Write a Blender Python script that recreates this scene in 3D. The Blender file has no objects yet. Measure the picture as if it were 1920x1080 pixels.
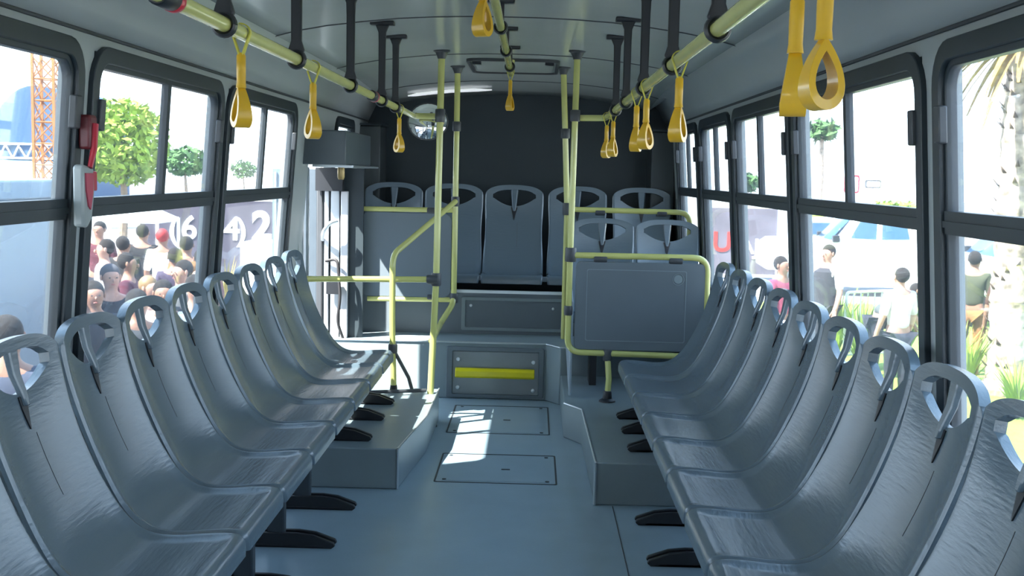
import bpy, bmesh, math, random
from mathutils import Vector, Matrix
random.seed(7)
R_ = math.radians
SC = bpy.context.scene
COL = SC.collection

# ------------------------------------------------------------------ camera
CAMP = Vector((0.14, 0.0, 1.38)); F = 2150.0
yw, pt, rl = R_(1.0), R_(5.7), R_(1.3)
fw = Vector((-math.sin(yw)*math.cos(pt), math.cos(yw)*math.cos(pt), -math.sin(pt)))
rt = Vector((math.cos(yw), math.sin(yw), 0)); up = rt.cross(fw)
rt2 = rt*math.cos(rl) + up*math.sin(rl); up2 = -rt*math.sin(rl) + up*math.cos(rl)
cam = bpy.data.objects.new('camera', bpy.data.cameras.new('camera')); COL.objects.link(cam)
cam.matrix_world = Matrix(((rt2.x, up2.x, -fw.x, CAMP.x), (rt2.y, up2.y, -fw.y, CAMP.y), (rt2.z, up2.z, -fw.z, CAMP.z), (0, 0, 0, 1)))
cam.data.sensor_width = 36; cam.data.lens = F/1920*36; cam.data.clip_start = .05; cam.data.clip_end = 800
SC.camera = cam

def at(x, y, X=None, Y=None, Z=None):
    """the point of the place a sight line meets at a given X, Y or Z"""
    d = rt2*((x-960)/F) - up2*((y-540)/F) + fw
    t = (Y-CAMP.y)/d.y if Y is not None else ((X-CAMP.x)/d.x if X is not None else (Z-CAMP.z)/d.z)
    return CAMP + d*t

# ------------------------------------------------------------------ sky, sun, exposure
w = bpy.data.worlds.new('sky'); SC.world = w; w.use_nodes = True
nt = w.node_tree; nt.nodes.clear()
wo = nt.nodes.new('ShaderNodeOutputWorld'); bg = nt.nodes.new('ShaderNodeBackground')
tc = nt.nodes.new('ShaderNodeTexCoord'); sx = nt.nodes.new('ShaderNodeSeparateXYZ'); cr = nt.nodes.new('ShaderNodeValToRGB')
nt.links.new(tc.outputs['Generated'], sx.inputs[0]); nt.links.new(sx.outputs['Z'], cr.inputs[0])
cr.color_ramp.elements[0].position = 0.0; cr.color_ramp.elements[0].color = (.82, .91, 1.0, 1)
cr.color_ramp.elements[1].position = 0.7; cr.color_ramp.elements[1].color = (.42, .66, 1.0, 1)
nt.links.new(cr.outputs[0], bg.inputs[0]); bg.inputs[1].default_value = 6.5
nt.links.new(bg.outputs[0], wo.inputs[0])
SUN_D = Vector((1.0, .64, -1.55)).normalized()
sun = bpy.data.objects.new('sun', bpy.data.lights.new('sun', 'SUN')); COL.objects.link(sun)
sun.data.energy = 48; sun.data.angle = R_(.6); sun.data.color = (1, .96, .88)
sun.rotation_euler = SUN_D.to_track_quat('-Z', 'Y').to_euler()
sun.location = (-6, -2, 12)
SC.view_settings.view_transform = 'Standard'; SC.view_settings.look = 'None'
SC.view_settings.gamma = 1; SC.view_settings.use_curve_mapping = False
SC.view_settings.exposure = 0.0
SC.cycles.max_bounces = 10; SC.cycles.diffuse_bounces = 6; SC.cycles.glossy_bounces = 4
SC.cycles.transparent_max_bounces = 24; SC.cycles.sample_clamp_indirect = 6

# ------------------------------------------------------------------ materials
MATS = {}
def mat(name, col, rough=.5, metal=0.0, vary=.06, scale=8, bump=0.0, bscale=60, spec=.5, coat=0.0):
    if name in MATS: return MATS[name]
    m = bpy.data.materials.new(name); m.use_nodes = True; n = m.node_tree.nodes; l = m.node_tree.links
    b = n['Principled BSDF']; b.inputs['Roughness'].default_value = rough; b.inputs['Metallic'].default_value = metal
    b.inputs['Specular IOR Level'].default_value = spec; b.inputs['Coat Weight'].default_value = coat
    t = n.new('ShaderNodeTexCoord'); no = n.new('ShaderNodeTexNoise'); no.inputs['Scale'].default_value = scale; no.inputs['Detail'].default_value = 3
    l.new(t.outputs['Object'], no.inputs['Vector'])
    r = n.new('ShaderNodeValToRGB')
    c0 = [max(0, c*(1-vary)) for c in col]; c1 = [min(1, c*(1+vary)) for c in col]
    r.color_ramp.elements[0].position = .3; r.color_ramp.elements[1].position = .7
    r.color_ramp.elements[0].color = (*c0, 1); r.color_ramp.elements[1].color = (*c1, 1)
    l.new(no.outputs['Fac'], r.inputs[0]); l.new(r.outputs[0], b.inputs['Base Color'])
    if bump:
        n2 = n.new('ShaderNodeTexNoise'); n2.inputs['Scale'].default_value = bscale
        l.new(t.outputs['Object'], n2.inputs['Vector'])
        bp = n.new('ShaderNodeBump'); bp.inputs['Strength'].default_value = bump; bp.inputs['Distance'].default_value = .01
        l.new(n2.outputs['Fac'], bp.inputs['Height']); l.new(bp.outputs[0], b.inputs['Normal'])
    MATS[name] = m; return m

M_WALL = mat('wall_grey_laminate', (.36, .39, .39), .42, vary=.03, scale=2)
M_CEIL = mat('ceiling_glossy_laminate', (.52, .56, .53), .16, vary=.04, scale=1.5, bump=.10, bscale=2.2)
M_FLOOR = mat('floor_grey_vinyl', (.27, .36, .42), .30, vary=.05, scale=5, bump=.05, bscale=160)
M_BOX = mat('platform_vinyl', (.20, .25, .27), .38, vary=.05, scale=5)
M_EDGE = mat('aluminium_edge', (.62, .66, .68), .35, .85, vary=.04)
M_ALU = mat('aluminium_profile', (.5, .54, .57), .32, .7, vary=.04)
M_FRAME = mat('black_window_frame', (.020, .029, .036), .42, vary=.1)
M_DARK = mat('dark_rear_panel', (.022, .034, .042), .5, vary=.1, scale=2)
M_BLACK = mat('black_plastic', (.012, .014, .018), .4)
M_RUBBER = mat('black_rubber', (.01, .01, .012), .7)
M_YEL = mat('yellow_painted_tube', (.52, .52, .17), .26, vary=.05, coat=.4)
M_YBAR = mat('bright_yellow_bar', (.80, .68, .01), .35)
M_STRAP = mat('amber_strap_plastic', (.62, .36, .015), .3, vary=.08, coat=.3)
M_WEB = mat('yellow_webbing', (.5, .45, .06), .6)
M_PANEL = mat('grey_partition_panel', (.12, .15, .175), .40, vary=.05, scale=3, bump=.05, bscale=300)
M_TRIM = mat('seam_dark', (.05, .055, .06), .6)
M_CLAMP = mat('dark_grey_clamp', (.05, .055, .062), .45)
M_WHITEP = mat('white_paint', (.75, .76, .78), .4)
M_RED = mat('red_plastic', (.45, .02, .04), .35)
M_CLEAR = mat('frosted_case', (.30, .33, .33), .25)

def seat_mat():
    m = bpy.data.materials.new('seat_grey_plastic'); m.use_nodes = True; n = m.node_tree.nodes; l = m.node_tree.links
    b = n['Principled BSDF']; b.inputs['Roughness'].default_value = .27; b.inputs['Base Color'].default_value = (.088, .122, .150, 1)
    b.inputs['Specular IOR Level'].default_value = .85
    t = n.new('ShaderNodeTexCoord'); mp = n.new('ShaderNodeMapping'); mp.inputs['Scale'].default_value = (1, .12, 1)
    l.new(t.outputs['Object'], mp.inputs[0])
    no = n.new('ShaderNodeTexNoise'); no.inputs['Scale'].default_value = 95; no.inputs['Detail'].default_value = 2; l.new(mp.outputs[0], no.inputs['Vector'])
    n2 = n.new('ShaderNodeTexNoise'); n2.inputs['Scale'].default_value = 420; l.new(t.outputs['Object'], n2.inputs['Vector'])
    ad = n.new('ShaderNodeMath'); ad.operation = 'ADD'; mu = n.new('ShaderNodeMath'); mu.operation = 'MULTIPLY'; mu.inputs[1].default_value = .15
    l.new(n2.outputs['Fac'], mu.inputs[0]); l.new(no.outputs['Fac'], ad.inputs[0]); l.new(mu.outputs[0], ad.inputs[1])
    bp = n.new('ShaderNodeBump'); bp.inputs['Strength'].default_value = .16; bp.inputs['Distance'].default_value = .006
    l.new(ad.outputs[0], bp.inputs['Height']); l.new(bp.outputs[0], b.inputs['Normal'])
    return m
M_SEAT = seat_mat()

def glass_mat(name, tint, haze):
    m = bpy.data.materials.new(name); m.use_nodes = True; n = m.node_tree.nodes; l = m.node_tree.links; n.clear()
    o = n.new('ShaderNodeOutputMaterial'); tr = n.new('ShaderNodeBsdfTransparent'); tr.inputs[0].default_value = (*tint, 1)
    gl = n.new('ShaderNodeBsdfGlossy'); gl.inputs['Roughness'].default_value = .02
    fr = n.new('ShaderNodeFresnel'); fr.inputs[0].default_value = 1.45
    mx = n.new('ShaderNodeMixShader'); df = n.new('ShaderNodeBsdfTranslucent'); df.inputs[0].default_value = (.9, .93, 1, 1)
    m2 = n.new('ShaderNodeMixShader'); m2.inputs[0].default_value = haze
    ml = n.new('ShaderNodeMath'); ml.operation = 'MULTIPLY'; ml.inputs[1].default_value = .5; l.new(fr.outputs[0], ml.inputs[0])
    l.new(ml.outputs[0], mx.inputs[0]); l.new(tr.outputs[0], mx.inputs[1]); l.new(gl.outputs[0], mx.inputs[2])
    l.new(mx.outputs[0], m2.inputs[1]); l.new(df.outputs[0], m2.inputs[2]); l.new(m2.outputs[0], o.inputs[0])
    return m
M_GLASS = glass_mat('window_glass', (.93, .96, .97), .012)

# ------------------------------------------------------------------ mesh builder
class MB:
    def __init__(s): s.v = []; s.f = []; s.smooth = True
    def add(s, vs, fs):
        b = len(s.v); s.v += [tuple(v) for v in vs]; s.f += [tuple(i+b for i in f) for f in fs]; return s
    def box(s, x0, x1, y0, y1, z0, z1, fn=None):
        vs = [(x, y, z) for x in (x0, x1) for y in (y0, y1) for z in (z0, z1)]
        if fn: vs = [fn(*v) for v in vs]
        return s.add(vs, [(0, 1, 3, 2), (4, 6, 7, 5), (0, 4, 5, 1), (2, 3, 7, 6), (0, 2, 6, 4), (1, 5, 7, 3)])
    def prism(s, poly, a, b, fn):
        """poly (u,v) extruded from a to b; fn(u,v,h)->xyz"""
        n = len(poly); vs = [fn(u, v, a) for u, v in poly] + [fn(u, v, b) for u, v in poly]
        return s.add(vs, [tuple(range(n))[::-1], tuple(range(n, 2*n))] + [(i, (i+1) % n, n+(i+1) % n, n+i) for i in range(n)])
    def ring(s, outer, inner, a, b, fn):
        n = len(outer); vs = []
        for h in (a, b): vs += [fn(u, v, h) for u, v in outer] + [fn(u, v, h) for u, v in inner]
        fs = []
        for i in range(n):
            j = (i+1) % n
            fs += [(i, j, n+j, n+i)[::-1], (2*n+i, 2*n+j, 3*n+j, 3*n+i), (i, j, 2*n+j, 2*n+i), (n+i, n+j, 3*n+j, 3*n+i)[::-1]]
        return s.add(vs, fs)
    def tube(s, pts, r, seg=12, bend=0.0, cap=True):
        pts = [Vector(p) for p in pts]
        if bend:
            out = [pts[0]]
            for a, b, c in zip(pts, pts[1:], pts[2:]):
                d1 = (a-b); d2 = (c-b); k = min(bend, d1.length*.49, d2.length*.49)
                p = b+d1.normalized()*k; q = b+d2.normalized()*k
                for i in range(9):
                    t = i/8; out.append(p*(1-t)**2 + b*2*t*(1-t) + q*t*t)
            pts = out+[pts[-1]]
        rs = r if isinstance(r, (list, tuple)) else [r]*len(pts)
        tan = [(pts[min(i+1, len(pts)-1)]-pts[max(i-1, 0)]).normalized() for i in range(len(pts))]
        ref = Vector((0, 0, 1)) if abs(tan[0].z) < .9 else Vector((1, 0, 0))
        nrm = (ref-tan[0]*ref.dot(tan[0])).normalized(); vs = []
        for p, t, rr in zip(pts, tan, rs):
            nrm = (nrm-t*nrm.dot(t)).normalized(); bi = t.cross(nrm)
            vs += [p+(nrm*math.cos(2*math.pi*k/seg)+bi*math.sin(2*math.pi*k/seg))*rr for k in range(seg)]
        fs = [(i*seg+k, i*seg+(k+1) % seg, (i+1)*seg+(k+1) % seg, (i+1)*seg+k) for i in range(len(pts)-1) for k in range(seg)]
        if cap: fs += [tuple(range(seg))[::-1], tuple((len(pts)-1)*seg+k for k in range(seg))]
        return s.add(vs, fs)
    def lathe(s, prof, c, ax='z', seg=20):
        """prof [(r,h)] around axis through c"""
        vs = []
        for r, h in prof:
            for k in range(seg):
                a = 2*math.pi*k/seg; u, v = r*math.cos(a), r*math.sin(a)
                vs.append((c[0]+u, c[1]+v, c[2]+h) if ax == 'z' else ((c[0]+u, c[1]+h, c[2]+v) if ax == 'y' else (c[0]+h, c[1]+u, c[2]+v)))
        fs = [(i*seg+k, i*seg+(k+1) % seg, (i+1)*seg+(k+1) % seg, (i+1)*seg+k) for i in range(len(prof)-1) for k in range(seg)]
        fs += [tuple(range(seg)), tuple((len(prof)-1)*seg+k for k in range(seg))]
        return s.add(vs, fs)
    def ell(s, c, r, seg=16, rings=10, rot=None):
        vs = []; c = Vector(c)
        for i in range(rings+1):
            th = math.pi*i/rings
            for k in range(seg):
                a = 2*math.pi*k/seg; p = Vector((r[0]*math.sin(th)*math.cos(a), r[1]*math.sin(th)*math.sin(a), r[2]*math.cos(th)))
                if rot: p = rot @ p
                vs.append(c+p)
        return s.add(vs, [(i*seg+k, i*seg+(k+1) % seg, (i+1)*seg+(k+1) % seg, (i+1)*seg+k) for i in range(rings) for k in range(seg)])
    def build(s, name, m, parent=None, bevel=0.0, smooth=True, loc=None, ang=35, solid=0.0):
        me = bpy.data.meshes.new(name); me.from_pydata(s.v, [], s.f)
        bm = bmesh.new(); bm.from_mesh(me); bmesh.ops.remove_doubles(bm, verts=bm.verts, dist=1e-5)
        bmesh.ops.recalc_face_normals(bm, faces=bm.faces); bm.to_mesh(me); bm.free()
        for p in me.polygons: p.use_smooth = smooth
        if smooth: me.set_sharp_from_angle(angle=R_(ang))
        me.materials.append(m)
        o = bpy.data.objects.new(name, me); COL.objects.link(o)
        if parent is not None: o.parent = parent
        if loc is not None: o.location = loc
        if solid:
            q = o.modifiers.new('thickness', 'SOLIDIFY'); q.thickness = solid; q.offset = 0
        if bevel:
            q = o.modifiers.new('bevel', 'BEVEL'); q.width = bevel; q.segments = 2; q.limit_method = 'ANGLE'; q.angle_limit = R_(40)
        return o

def tag(o, label, cat, group=None, kind=None):
    o['label'] = label; o['category'] = cat
    if group: o['group'] = group
    if kind: o['kind'] = kind
    return o
def thing(name, label, cat, loc=(0, 0, 0), rz=0, group=None):
    o = bpy.data.objects.new(name, None); COL.objects.link(o); o.location = loc; o.rotation_euler = (0, 0, rz); o.empty_display_size = .1
    return tag(o, label, cat, group)
def struct(o, label=None):
    o['kind'] = 'structure'
    if label: o['label'] = label
    return o
def dup(root, loc, rz, label=None, scale=None):
    r = root.copy(); COL.objects.link(r); r.location = loc; r.rotation_euler = (0, 0, rz)
    if scale: r.scale = scale
    if label: r['label'] = label
    for ch in list(root.children):
        c = ch.copy(); COL.objects.link(c); c.parent = r
        for g in list(ch.children):
            d = g.copy(); COL.objects.link(d); d.parent = c
    return r
def rrect(x0, x1, y0, y1, r, n=6):
    out = []
    for cx, cy, a0 in ((x1-r, y1-r, 0), (x0+r, y1-r, 90), (x0+r, y0+r, 180), (x1-r, y0+r, 270)):
        for i in range(n+1):
            a = R_(a0+90*i/n); out.append((cx+r*math.cos(a), cy+r*math.sin(a)))
    return out

# ------------------------------------------------------------------ bus shell
Y0, Y1 = -3.4, 8.62
SILL, TOPW = .70, 1.745
def wx(z): return 1.19-max(0, z-.70)*.075        # half width of the side wall, leaning in above the sill
def wpt(side): return lambda y, z, d: (side*(wx(z)-d), y, z)

mb = MB(); mb.box(-1.25, 1.25, Y0, 6.95, -.06, 0)
struct(mb.build('floor', M_FLOOR), 'grey blue vinyl aisle floor')

CPROF = [(0, 2.035), (.15, 2.034), (.3, 2.029), (.45, 2.02), (.6, 2.004), (.75, 1.984), (.88, 1.96), (.97, 1.935)]
def drop(y): return 0 if y < 7.2 else -.075*((y-7.2)/1.4)**1.5
ys = [Y0, 0, 3.4, 4.9, 6.4, 7.2, 7.5, 7.8, 8.1, 8.4, Y1+.02]
full = [(-x, z) for x, z in CPROF[::-1]] + CPROF[1:]
mb = MB(); mb.add([(x, y, z+drop(y)) for y in ys for x, z in full], [(i*len(full)+k, i*len(full)+k+1, (i+1)*len(full)+k+1, (i+1)*len(full)+k) for i in range(len(ys)-1) for k in range(len(full)-1)])
o = mb.build('ceiling', M_CEIL); q = o.modifiers.new('thickness', 'SOLIDIFY'); q.thickness = .03; q.offset = 1 if o.data.polygons[0].normal.z > 0 else -1
struct(o, 'curved shiny grey ceiling panels')
def ctop(x, y=0):
    x = abs(x)
    for (a, za), (b, zb) in zip(CPROF, CPROF[1:]):
        if a <= x <= b: return za+(zb-za)*(x-a)/(b-a)+drop(y)
    return CPROF[-1][1]
n = 1
for y in (3.4, 4.9, 6.4, 7.9):
    mb = MB(); mb.tube([(x, y, z-.001+drop(y)) for x, z in full], .0035, 6)
    struct(mb.build(f'trim_{n}', M_TRIM), 'thin dark seam between two ceiling panels'); n += 1

WIN = {-1: [(-2.58, -1.21), (-1.15, .25), (.31, 1.72), (1.78, 3.185), (3.245, 4.62), (4.68, 6.045), (7.22, 7.95)],
       1: [(-3.0, -1.58), (-1.5, -.08), (-.01, 1.40), (1.47, 2.865), (2.943, 4.42), (4.475, 5.75), (5.82, 6.90), (7.0, 8.0)]}
DOOR = (6.48, 7.12)
wn = 1
for side, nm in ((-1, 'left'), (1, 'right')):
    P = wpt(side); mb = MB(); ws = WIN[side]; T = 1.35 if side < 0 else 0
    def panel(a, b, z0, z1, d0=0.0, d1=-.05):
        mb.box(a, b, z0, z1, d0, d1, fn=lambda y, z, d: P(y, z, d))
    if side < 0:
        panel(Y0, DOOR[0], -.06, SILL); panel(DOOR[1], Y1, -.06, SILL)
        panel(DOOR[0], DOOR[1], 1.42, TOPW)
    else:
        panel(Y0, Y1, -.06, SILL)
    edges = [Y0]+[e for w_ in ws for e in (w_[0]+.03, w_[1]-.03)]+[Y1]
    for a, b in zip(edges[0::2], edges[1::2]):
        if side < 0 and a < DOOR[0] < b:
            panel(a, DOOR[0], SILL, TOPW); panel(DOOR[1], b, SILL, TOPW)
        else: panel(a, b, SILL, TOPW)
    for a, b in ws: panel(a+.03, b-.03, 1.70, TOPW)
    struct(mb.build('wall_'+nm, M_WALL, smooth=False), 'grey bus side wall around the windows')
    # header panel from wall to ceiling
    mb = MB(); hp = [(wx(TOPW), TOPW), (1.085, 1.80), (1.055, 1.86), (1.015, 1.905), (.965, 1.938)]
    hys = [Y0, 6.9, 7.2, 7.8, Y1]
    mb.add([(side*x, y, z+(drop(y) if i == 4 else 0)) for y in hys for i, (x, z) in enumerate(hp)], [(i*5+k, i*5+k+1, (i+1)*5+k+1, (i+1)*5+k) for i in range(len(hys)-1) for k in range(4)])
    struct(mb.build(f'trim_{n}', M_WALL, solid=.006), 'plain grey panel joining window wall and ceiling'); n += 1
    mb = MB(); mb.tube([(side*(wx(TOPW)-.002), Y0, TOPW), (side*(wx(TOPW)-.002), Y1, TOPW)], .006, 8)
    struct(mb.build(f'trim_{n}', M_TRIM), 'dark joint line running above the windows'); n += 1
    # windows
    for a, b in ws:
        zt0 = 1.255 if side < 0 else 1.285
        small = (b-a) < 1.0
        r = .11 if not small else .10
        fr = MB(); fr.ring(rrect(a, b, SILL-.03, 1.718, r), rrect(a+.05, b-.05, SILL+.03, 1.670, r*.6), -.03, .016, P)
        fr.ring(rrect(a+.045, b-.045, SILL+.02, 1.675, r*.6), rrect(a+.064, b-.064, SILL+.045, 1.655, r*.5), -.025, .004, P)
        root = fr.build(f'window_{wn}', M_FRAME, smooth=True, bevel=.003); struct(root, 'black framed sliding bus window'); 
        tb = MB(); tb.box(a+.055, b-.055, zt0-.028, zt0+.028, -.028, .008, fn=P); tb.box(a+.055, b-.055, zt0-.012, zt0+.004, .008, .013, fn=P)
        tb.build('transom', M_FRAME, root)
        if not small:
            m_ = (a+b)/2+.02; tb = MB(); tb.box(m_-.016, m_+.016, zt0+.02, 1.662, -.02, .004, fn=P); tb.build('mullion', M_FRAME, root)
        g = MB(); g.box(a+.058, b-.058, SILL+.04, zt0-.02, -.016, -.013, fn=P); g.build('lower_pane', M_GLASS, root, smooth=False)
        g = MB(); g.box(a+.058, b-.058, zt0+.02, 1.662, -.010, -.007, fn=P); g.build('upper_pane', M_GLASS, root, smooth=False)
        for e, sg in ((a, 1), (b, -1)):
            if small: continue
            l_ = MB(); l_.box(e+sg*.040, e+sg*.078, 1.475, 1.565, .004, .026, fn=P)
            l_.build('latch', M_CLAMP, root, bevel=.004)
        wn += 1

# rear wall
mb = MB(); mb.prism([(-1.2, .3), (1.2, .3), (1.2, 1.2), (1.18, 2.06), (-1.18, 2.06), (-1.2, 1.2)], 8.6, 8.66, lambda u, v, h: (u, h, v))
struct(mb.build('wall_rear', M_DARK), 'dark slate rear wall of the bus')
# front wall (behind the camera) with windscreen
mb = MB(); mb.box(-1.2, 1.2, Y0-.05, Y0, -.06, .95); mb.box(-1.2, 1.2, Y0-.05, Y0, 1.5, 2.05)
for s in (-1, 1): mb.box(min(s*1.2, s*1.05), max(s*1.2, s*.9), Y0-.05, Y0, .95, 1.5)
struct(mb.build('wall_front', M_WALL))
g = MB(); g.box(-.9, .9, Y0-.03, Y0-.025, .95, 1.5); struct(g.build(f'window_{wn}', M_GLASS)); wn += 1

# ------------------------------------------------------------------ platforms
def poly_block(name, poly, z0, z1, m, label, cat, bevel=.006):
    b = MB(); b.prism(poly, z0, z1, lambda u, v, h: (u, v, h)); o = b.build(name, m, bevel=bevel); tag(o, label, cat); return o
lb = poly_block('wheel_box', [(-1.19, 4.87), (-.425, 4.87), (-.362, 5.55), (-.362, 6.28), (-1.19, 6.28)], 0, .18, M_BOX, 'low grey platform box under the far end of the left seat row', 'platform')
rb = poly_block('wheel_box', [(1.19, 4.72), (.425, 4.72), (.412, 5.80), (.325, 5.95), (.325, 6.80), (1.19, 6.80)], 0, .182, M_BOX, 'long low grey platform box under the right seat row', 'platform')
e = MB(); e.tube([(-.425, 4.866, .181), (-.362, 5.55, .181), (-.362, 6.28, .181)], .005, 8); e.tube([(-.425, 4.868, 0.003), (-.425, 4.868, .181)], .005, 8); e.build('edge_strip', M_EDGE, lb)['label'] = 'silver corner strip'
e = MB(); e.tube([(.425, 4.716, 0.003), (.425, 4.716, .183)], .007, 8); e.tube([(.425, 4.716, .183), (.412, 5.80, .183), (.325, 5.95, .183)], .005, 8); e.build('edge_strip', M_EDGE, rb)['label'] = 'silver corner strip'
st = poly_block('rear_step', [(-1.19, 6.93), (.235, 6.93), (.318, 6.80), (1.19, 6.80), (1.19, 7.36), (-1.19, 7.36)], 0.0, .347, M_BOX, 'raised rear step with a framed hatch and yellow bar on its face', 'step')
e = MB(); e.tube([(-1.18, 6.928, .348), (.235, 6.928, .348), (.318, 6.80, .348), (.36, 6.80, .348)], .006, 8); e.build('edge_strip', M_EDGE, st)['label'] = 'silver nosing strip'
# riser hatch frame, panel, screws, yellow bar
P = lambda u, v, h: (u, 6.93-h, v)
e = MB(); e.ring(rrect(-.372, .225, .012, .322, .012), rrect(-.335, .195, .03, .296, .01), 0, .012, P); e.build('hatch_frame', M_PANEL, st, bevel=.003)
e = MB(); e.box(-.33, .19, 6.923, 6.929, .034, .292); e.build('hatch_panel', mat('hatch_steel', (.2, .22, .23), .3, .4), st)
for u, v in ((-.30, .245), (.16, .235), (-.30, .07), (.16, .06)):
    e = MB(); e.lathe([(.001, -.008), (.011, -.006), (.013, 0)], (u, 6.923, v), 'y', 14); e.build('screw', M_EDGE, st)
e = MB(); e.prism([(0, -.03), (.02, -.03), (.034, -.02), (.036, .012), (.026, .028), (0, .03)], -.315, .168, lambda u, v, h: (h, 6.915-u, .165+v)); e.build('step_bar', M_YBAR, st, bevel=.004)['label'] = 'bright yellow bar across the hatch'
# bench plinth
pl = MB(); pl.box(-1.19, 1.19, 7.32, 7.36, .30, .625); pl.box(-1.19, 1.19, 7.36, 8.6, .30, .42); pl = pl.build('bench_plinth', M_PANEL, bevel=.006); tag(pl, 'dark grey plinth under the rear seat bench with a framed panel', 'plinth')
e = MB(); e.box(-1.18, .40, 7.312, 7.345, .612, .630); e.build('edge_strip', M_EDGE, pl)['label'] = 'pale metal nosing'
P = lambda u, v, h: (u, 7.32-h, v)
e = MB(); e.ring(rrect(-.31, .36, .37, .585, .01), rrect(-.285, .33, .39, .565, .01), 0, .009, P); e.build('panel_frame', M_BOX, pl, bevel=.002)
for u, v in ((-.25, .53), (.28, .52)):
    e = MB(); e.lathe([(.001, -.006), (.009, -.004), (.010, 0)], (u, 7.32, v), 'y', 12); e.build('screw', M_EDGE, pl)
# floor hatches
for (a, b, c, d), lab in (((-.28, .275, 5.01, 5.54), 'nearer flush floor hatch in the aisle with corner screws'), ((-.30, .255, 5.99, 6.72), 'farther flush floor hatch in front of the rear step')):
    h = MB(); h.ring(rrect(a, b, c, d, .012), rrect(a+.008, b-.008, c+.008, d-.008, .01), .0005, .0022, lambda u, v, z: (u, v, z))
    h = h.build('floor_hatch', M_TRIM); tag(h, lab, 'hatch')
    e = MB(); e.box(a+.035, b-.035, c+.03, d-.03, .0003, .0015); e.build('cover', M_FLOOR, h)
    for u in (a+.045, b-.045):
        for v in (c+.045, d-.045):
            e = MB(); e.lathe([(.010, 0.001), (.009, .004), (.002, .005)], (u, v, 0), 'z', 12); e.build('screw', M_CLAMP, h)
    e = MB(); e.box((a+b)/2+.02, (a+b)/2+.06, (c+d)/2-.03, (c+d)/2-.018, .0015, .004); e.build('finger_latch', M_CLAMP, h)
e = MB(); e.tube([(.50, 2.0, .001), (.50, 4.70, .001)], .0022, 6); struct(e.build(f'trim_{n}', M_TRIM), 'dark floor vinyl joint'); n += 1

# ------------------------------------------------------------------ bus seat
PR = [(.008, .402), (.007, .428), (.002, .446), (-.012, .456), (-.045, .459), (-.10, .456), (-.16, .451), (-.215, .452), (-.26, .468), (-.30, .505), (-.335, .56), (-.375, .64), (-.41, .725), (-.437, .81), (-.457, .895), (-.470, .978)]
def spline(ps, m=400):
    out = []
    for i in range(len(ps)-1):
        p0, p1, p2, p3 = ps[max(i-1, 0)], ps[i], ps[i+1], ps[min(i+2, len(ps)-1)]
        for k in range(m//len(ps)):
            t = k/(m//len(ps))
            out.append(tuple(.5*((2*p1[c])+(-p0[c]+p2[c])*t+(2*p0[c]-5*p1[c]+4*p2[c]-p3[c])*t*t+(-p0[c]+3*p1[c]-3*p2[c]+p3[c])*t**3) for c in (0, 1)))
    out.append(ps[-1]); return out
SP = spline(PR); SL = [0]
for a, b in zip(SP, SP[1:]): SL.append(SL[-1]+math.hypot(b[0]-a[0], b[1]-a[1]))
VT = SL[-1]
def prof(v):
    v = max(0, min(VT, v)); lo, hi = 0, len(SL)-1
    while hi-lo > 1:
        m_ = (lo+hi)//2
        if SL[m_] <= v: lo = m_
        else: hi = m_
    t = (v-SL[lo])/max(1e-9, SL[hi]-SL[lo]); a, b = SP[lo], SP[hi]
    p = (a[0]+(b[0]-a[0])*t, a[1]+(b[1]-a[1])*t)
    i0, i1 = max(0, lo-8), min(len(SP)-1, hi+8); d = (SP[i1][0]-SP[i0][0], SP[i1][1]-SP[i0][1]); L = math.hypot(*d)
    return p, (d[1]/L, -d[0]/L)
def sstep(a, b, x):
    t = max(0, min(1, (x-a)/(b-a))); return t*t*(3-2*t)
def hw(v): return .2125-.012*math.exp(-((v/VT-.68)/.17)**2)-.004*sstep(VT*.8, VT, v)-.008*(1-sstep(0, .03, v))
def seat_pt(u, v, back=False):
    (x, z), (nx, nz) = prof(v); n_ = (-nx, -nz) if (-nz) > 0 or nx < 0 else (nx, nz)
    n_ = (nx, nz) if nx*1+nz*1 > 0 else (-nx, -nz)           # towards the sitter (forward / up)
    s_ = v/VT
    pan = -.012*sstep(.04, .20, 1-abs(u))*sstep(.055, .11, v)
    bck = -.026*(1-abs(u)**2.2)*(1-sstep(.78, .98, s_)*.6)
    k_ = sstep(.34, .52, s_); dish = pan*(1-k_)+bck*k_
    lip = -.009*sstep(.955, 1.0, abs(u))
    d = dish+lip
    th = .010+.016*sstep(VT-.20, VT-.13, v)
    if back: d -= th
    return (x+n_[0]*d, u*hw(v), z+n_[1]*d)
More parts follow.
